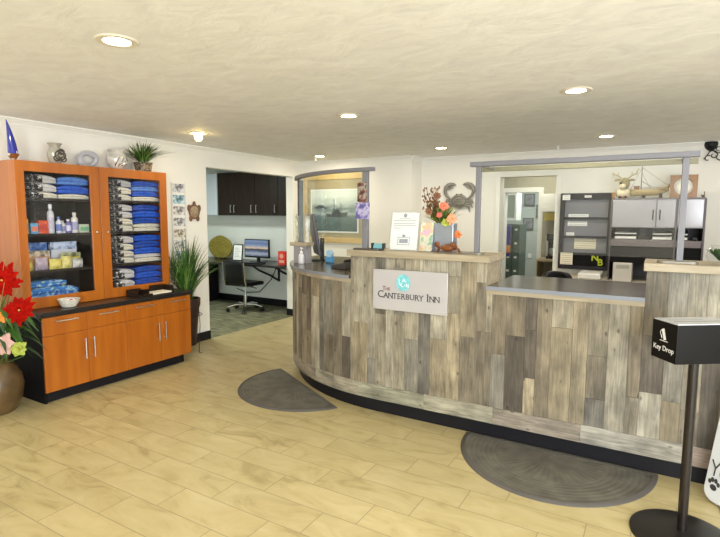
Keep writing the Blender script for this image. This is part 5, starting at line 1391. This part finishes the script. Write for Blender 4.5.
b.tube([(-.245+.035*k,6.045,ZO+.108) for k in range(9)], .0015, 5); build('railing', b, m_oak, t)
b = MB(); b.tube([(-.185,6.08,ZO+.08),(-.185,6.08,ZO+.33)], .004, 8); b.tube([(-.185,6.08,ZO+.18),(-.09,6.08,ZO+.12)], .0025, 6); build('mast', b, mat('mast_dark', (.10,.07,.05), .5), t)
b = MB()
for p, q in (((-.185,6.08,ZO+.32),(.055,6.08,ZO+.13)),((-.185,6.08,ZO+.32),(-.28,6.08,ZO+.10)),((-.185,6.08,ZO+.27),(-.10,6.05,ZO+.09))): b.tube([p,q], .0012, 4)
build('rigging', b, m_iron, t)
b = MB(); b.box(-.17,-.14,6.05,6.11,ZO,ZO+.034); b.box(-.02,.01,6.05,6.11,ZO,ZO+.05); b.box(-.19,.03,6.07,6.09,ZO,ZO+.008); build('cradle', b, m_espresso, t, smooth=False)
b = MB(); b.ball((.065,6.08,ZO+.13),(.010,.012,.022),10,6); build('bow_figurehead', b, m_oak, t)
t = thing('round_plate_box', 'square wooden shadow box around a round white plate on overhead cabinet', 'shadow box', (.21,6.02,ZO))
b = MB(); xa, xb, zc = .105,.335,ZO+.112
# square board with round hole
n = 40; outer = []; inner = []
for k in range(n):
    a = 2*PI*k/n; cc, ss = math.cos(a), math.sin(a); m_ = max(abs(cc), abs(ss)); outer.append((.185+.115*cc/m_, zc+.112*ss/m_)); inner.append((.185+.082*cc, zc+.082*ss))
vs = [(x,5.96,z) for x,z in outer]+[(x,5.96,z) for x,z in inner]+[(x,6.02,z) for x,z in outer]+[(x,6.02,z) for x,z in inner]
fs = []
for k in range(n):
    k2 = (k+1) % n; fs += [(k,k2,n+k2,n+k),(2*n+k,3*n+k,3*n+k2,2*n+k2),(k,2*n+k,2*n+k2,k2),(n+k,n+k2,3*n+k2,3*n+k)]
b.add(vs, fs); build('wooden_surround', b, m_oak, t, smooth=False)
b = MB(); b.lathe([(.0,0),(.05,.0),(.078,-.01),(.080,-.004),(.05,.008),(0,.008)], (0,0,0), 36, M=Matrix.Translation((.185,5.99,zc)) @ Matrix.Rotation(PI/2,4,'X')); build('white_plate', b, mat('plate_white', (.78,.75,.66), .3), t)
t = thing('small_anchor', 'tiny dark bird-like ornament right of the wooden shadow box', 'ornament', (.365,5.99,ZO))
b = MB(); b.ball((.352,5.98,ZO+.014),(.016,.010,.012),10,6); b.tube([(.355,5.98,ZO+.02),(.362,5.98,ZO+.04),(.357,5.98,ZO+.06)], [.006,.004,.005], 6); b.tube([(.345,5.98,ZO+.015),(.33,5.98,ZO+.03)], .004, 6); b.box(.340,.365,5.97,5.99,ZO,ZO+.006); build('ornament_body', b, mat('dark_brass', (.12,.08,.03), .4, metal=.5), t)

# wrought iron bracket at the ceiling on the right
t = thing('iron_sconce', 'black wrought iron half-bowl wall bracket with scrolls below ceiling', 'wall bracket', (.42,YB2-.03,2.05))
bx0 = .405
b = MB(); prof = []
vs = []; fs = []; n = 14
for j in range(6):
    ph = (PI/2)*j/5
    for k in range(n+1):
        a = PI+PI*k/n; r_ = .062*math.cos(ph); vs.append((bx0+r_*math.cos(a), YB2-.002+r_*math.sin(a)*1.0, 2.205-.085*math.sin(ph)))
for j in range(5):
    for k in range(n): fs.append((j*(n+1)+k, j*(n+1)+k+1, (j+1)*(n+1)+k+1, (j+1)*(n+1)+k))
b.add(vs, fs); build('half_bowl', b, m_iron, t, solid=.004, ang=60)
b = MB(); b.prism([(bx0+.062*math.cos(PI+PI*k/n), YB2-.002+.062*math.sin(PI+PI*k/n)) for k in range(n+1)], 2.203, 2.208, 'z'); build('bowl_lid', b, m_iron, t, smooth=False)
b = MB(); ys = YB2-.03
def scroll(cx0, cz0, r0, r1, a0, a1, rad_=.005):
    pts = [(cx0+(r0+(r1-r0)*k/20)*math.cos(a0+(a1-a0)*k/20), ys, cz0+(r0+(r1-r0)*k/20)*math.sin(a0+(a1-a0)*k/20)) for k in range(21)]
    b.tube(pts, rad_, 6)
scroll(.43,2.075,.042,.012,R(90),R(-230)); scroll(.385,2.04,.036,.010,R(60),R(300)); scroll(.50,2.06,.05,.012,R(170),R(470)); scroll(.47,2.13,.035,.01,R(0),R(300),.004)
b.tube([(.405,ys,2.125),(.43,ys,2.115),(.46,ys,2.09),(.50,ys,2.11)], .006, 6)
b.tube([(.405,ys,2.13),(.38,ys,2.08),(.35,ys,2.04)], .005, 6)
b.box(.40,.41,ys,YB2-.001,2.11,2.13)
build('scrollwork', b, m_iron, t)

# ------------------------------------------------------------------ seen through the doorway
t = thing('glass_wall_cabinet', 'white wall cabinet with glass doors seen through the doorway', 'wall cabinet', (-2.25,8.0,1.45))
b = MB(); b.box(-2.40,-2.32,8.0,9.0,1.36,1.80); b.box(-2.32,-1.92,8.34,8.36,1.36,1.78)
b = MB(); b.box(-2.42,-1.97,8.3,8.6,1.39,1.83); build('carcass', b, m_trim, t, smooth=False)
for x0 in (-2.34,-2.155):
    b = MB(); a, c = x0, x0+.18
    b.box(a,a+.03,8.28,8.3,1.39,1.83); b.box(c-.03,c,8.28,8.3,1.39,1.83); b.box(a+.03,c-.03,8.28,8.3,1.39,1.43); b.box(a+.03,c-.03,8.28,8.3,1.79,1.83); d = build('door', b, m_trim, t, smooth=False)
    b = MB(); b.box(a+.03,c-.03,8.288,8.292,1.43,1.79); build('glass_pane', b, mat('frosted_pane', (.38,.42,.36), .2), d, smooth=False)
m_file = mat('file_green', (.10,.14,.12), .4, metal=.2)
for k in range(3):
    x0 = -2.20+k*.113
    t = thing('filing_cabinet', ['leftmost dark green drawer column seen through doorway','middle dark green drawer column seen through doorway','rightmost dark green drawer column seen through doorway'][k], 'filing cabinet', (x0+.055,8.2,0), 'filing cabinets in the office beyond')
    b = MB(); b.box(x0,x0+.11,8.1,8.55,0,1.33); build('cabinet_body', b, m_file, t, smooth=False)
    for j in range(6):
        b = MB(); b.box(x0+.004,x0+.106,8.085,8.1,.03+j*.216,.235+j*.216); d = build('drawer', b, m_file, t, smooth=False, bevel=.003)
        b = MB(); b.box(x0+.035,x0+.075,8.078,8.085,.155+j*.216,.185+j*.216); build('label_holder', b, m_white, d, smooth=False)
t = thing('hanging_jacket', 'blue and orange jacket hanging just inside the inner door', 'jacket', (-1.965,7.75,.85))
b = MB(); b.box(-2.00,-1.925,7.72,7.79,.85,1.32); build('jacket_body', b, mat('jacket_blue', (.06,.05,.20), .8), t, bevel=.02, seg=3)
b = MB(); b.box(-2.003,-1.922,7.717,7.793,.90,1.03); build('orange_panel', b, mat('jacket_orange', (.55,.20,.05), .8), t, bevel=.02, seg=3)
for i, (x0, x1, z0, z1) in enumerate(((-2.08,-1.90,1.64,1.85),(-1.875,-1.80,1.44,1.66),(-2.09,-1.91,1.22,1.43))):
    t = thing('framed_photo', ['upper framed photo on teal office wall','middle small framed photo on teal office wall','lower framed photo on teal office wall'][i], 'picture', ((x0+x1)/2,9.28,z0), 'photos on the office wall')
    b = MB(); b.box(x0,x1,9.275,9.299,z0,z1); build('frame', b, mat('photo_frame_%d' % i, (.14,.14,.13), .5), t, smooth=False)
    b = MB(); b.box(x0+.02,x1-.02,9.272,9.275,z0+.02,z1-.02); build('photo', b, mat('photo_%d' % i, (.30,.30,.32), .4, noise=.5, nscale=12), t, smooth=False)
single('wall_outlet', 'white wall outlet low on teal office wall', 'outlet', MB().box(-1.985,-1.925,9.29,9.299,.72,.80), m_white, (-1.95,9.295,.72), smooth=False)
# coffee corner in the hall
t = thing('hall_cupboard', 'white wall cupboard in the hall above the coffee corner', 'wall cabinet', (-1.2,7.35,1.5))
b = MB(); b.box(-1.385,-.75,7.18,YH-.001,1.515,1.755); build('carcass', b, m_trim, t, smooth=False)
b = MB(); b.box(-1.383,-1.07,7.162,7.18,1.52,1.75); b.box(-1.065,-.752,7.162,7.18,1.52,1.75); build('door', b, m_trim, t, smooth=False, bevel=.002)
single('yellow_light_strip', 'yellow strip coloured as lights under the white hall cupboard', 'light strip', MB().box(-1.36,-1.05,7.30,7.306,1.40,1.505), m_yel, (-1.2,7.30,1.40), smooth=False)  # flat yellow stands in for the strip lights below the cupboard
t = thing('coffee_shelf', 'beige shelf unit in the hall holding the coffee machine', 'shelf', (-1.2,7.2,0))
b = MB(); b.box(-1.38,-.9,7.05,YH-.002,.86,.89); b.box(-1.38,-.9,7.05,YH-.002,.50,.52); b.box(-1.395,-1.38,7.05,YH-.002,0,.89); b.box(-.9,-.885,7.05,YH-.002,0,.89); build('shelf_frame', b, mat('shelf_beige', (.42,.36,.24), .6), t, smooth=False)
t = thing('coffee_machine', 'dark coffee machine on beige shelf in the hall', 'coffee machine', (-1.22,7.25,.891))
b = MB(); b.box(-1.29,-1.12,7.12,7.36,.891,.93); b.box(-1.29,-1.12,7.26,7.36,.93,1.13); b.box(-1.29,-1.12,7.12,7.36,1.13,1.22); build('machine_body', b, m_black, t, smooth=False, bevel=.01)
b = MB(); b.lathe([(.045,0),(.055,.03),(.05,.09),(.04,.10)], (-1.205,7.19,.931), 16); build('carafe', b, m_brush, t)
for i in range(4):
    x = -1.33+.055*i
    t = thing('paper_cup', f'{["first","second","third","fourth"][i]} white cup stack from left on hall shelf', 'cup', (x,7.43,1.23 if False else .891), 'cup stacks in the hall')
    b = MB(); b.lathe([(.018,0),(.025,.30+.03*(i % 2)),(.026,.305+.03*(i % 2)),(0,.305+.03*(i % 2))], (x,7.43,.891), 14); build('cup_stack', b, m_white, t)

# ------------------------------------------------------------------ ceiling lights
LP = [(-2.11,1.47),(-3.77,3.43),(-2.10,3.40),(-3.82,5.48),(-2.16,5.47),(-.48,3.40),(-.48,5.42),(-3.76,1.50)]
LN = ['large nearest recessed ceiling light above the display cabinet end','bright warm eyeball ceiling light before the alcove','ceiling light above the counter in front of picture',
      'ceiling light at the far left above picture corner','ceiling light near the back wall above flower planter','ceiling light above the low middle worktop','ceiling light above the notice cabinet','recessed ceiling light at the left picture edge over wall']
m_lamp = mat('lamp_glow', (1,.9,.7), .5, emis=(1,.86,.62), es=30)
m_lring = mat('lamp_ring', (.72,.66,.55), .5)
def ring_mesh():
    b = MB(); n = 36; prof = [(.058,-.0005),(.058,-.006),(.086,-.007),(.093,-.0005)]
    vs = []; fs = []
    for r_, z in prof:
        for k in range(n): a = 2*PI*k/n; vs.append((r_*math.cos(a), r_*math.sin(a), z))
    for i in range(3):
        for k in range(n): k2 = (k+1) % n; fs.append((i*n+k, i*n+k2, (i+1)*n+k2, (i+1)*n+k))
    b.add(vs, fs); return b
lf = thing('ceiling_light', LN[0], 'ceiling light', (0,0,0), 'recessed ceiling lights')
build('trim_ring', ring_mesh(), m_lring, lf)
b = MB(); b.lathe([(.058,-.001),(.03,-.004),(0,-.005)], (0,0,0), 30); build('lens', b, m_lamp, lf)
lf.location = (LP[0][0], LP[0][1], CZ)
for i, (x, y) in enumerate(LP):
    if i:
        d_ = dup(lf, (x,y,CZ), 0, LN[i])
        if i == 1:
            d_['_o'] = [x, y, CZ]
            b = MB(); b.lathe([(.0,-.075),(.022,-.07),(.036,-.05),(.036,-.03),(.024,-.008),(.02,-.001)], (x,y,CZ), 20); build('bulb', b, mat('warm_bulb', (1,.8,.4), .5, emis=(1,.72,.25), es=22), d_)
def area(name, loc, rot_, size, power, color, shape='DISK', sy=None, spread=None):
    l = bpy.data.lights.new(name, 'AREA'); l.shape = shape; l.size = size
    if sy: l.size_y = sy
    l.energy = power; l.color = color
    if spread: l.spread = spread
    o = bpy.data.objects.new(name, l); COL.objects.link(o); o.location = loc; o.rotation_euler = rot_
    return o
WARM = (1, .90, .74)
for (x, y) in LP: area('lamp', (x,y,CZ-.012), (0,0,0), .11, 8, WARM)
for (x, y) in ((-.48,1.47),(1.1,1.47),(1.1,3.4),(1.1,5.42),(-2.1,-.5),(-.48,-.5)): area('lamp', (x,y,CZ-.012), (0,0,0), .11, 6, WARM)
area('alcove_lamp', (-5.6,4.6,CZ-.02), (0,0,0), .5, 34, (.93,1,.92))
area('hall_lamp', (-1.4,6.95,2.28), (0,0,0), .3, 9, (1,.95,.80))
area('office_lamp', (-1.6,8.3,2.28), (0,0,0), .5, 26, (.95,1,.97))
# daylight through the windows behind the camera
area('window_daylight', (1.5,-2.98,1.25), (R(90),0,0), 1.7, 200, (.92,.96,1), 'RECTANGLE', 1.45)
area('window_daylight', (2.58,-.4,1.25), (R(90),0,R(90)), 4.4, 215, (.92,.96,1), 'RECTANGLE', 1.45)  # area light added at the right wall to brighten the cabinet fronts
# smoke detector and sprinkler
for i, (x, y, lb) in enumerate(((-3.98,5.62,'small white ceiling sprinkler by the left back corner'),(-1.0,5.95,'small white ceiling sprinkler above the doorway'))):
    b = MB(); b.lathe([(.03,0),(.03,-.006),(.012,-.010),(.010,-.03),(.022,-.032),(.022,-.035),(0,-.036)], (x,y,CZ), 16)
    single('ceiling_sprinkler', lb, 'sprinkler', b, m_trim, (x,y,CZ), group='ceiling sprinklers')

# world
wd = bpy.data.worlds.new('world'); scene.world = wd; wd.use_nodes = True
wd.node_tree.nodes['Background'].inputs[0].default_value = (.75,.85,1,1); wd.node_tree.nodes['Background'].inputs[1].default_value = .6
vs_ = scene.view_settings; vs_.view_transform = 'Standard'; vs_.look = 'None'; vs_.gamma = 1; vs_.use_curve_mapping = False; vs_.exposure = 0.0
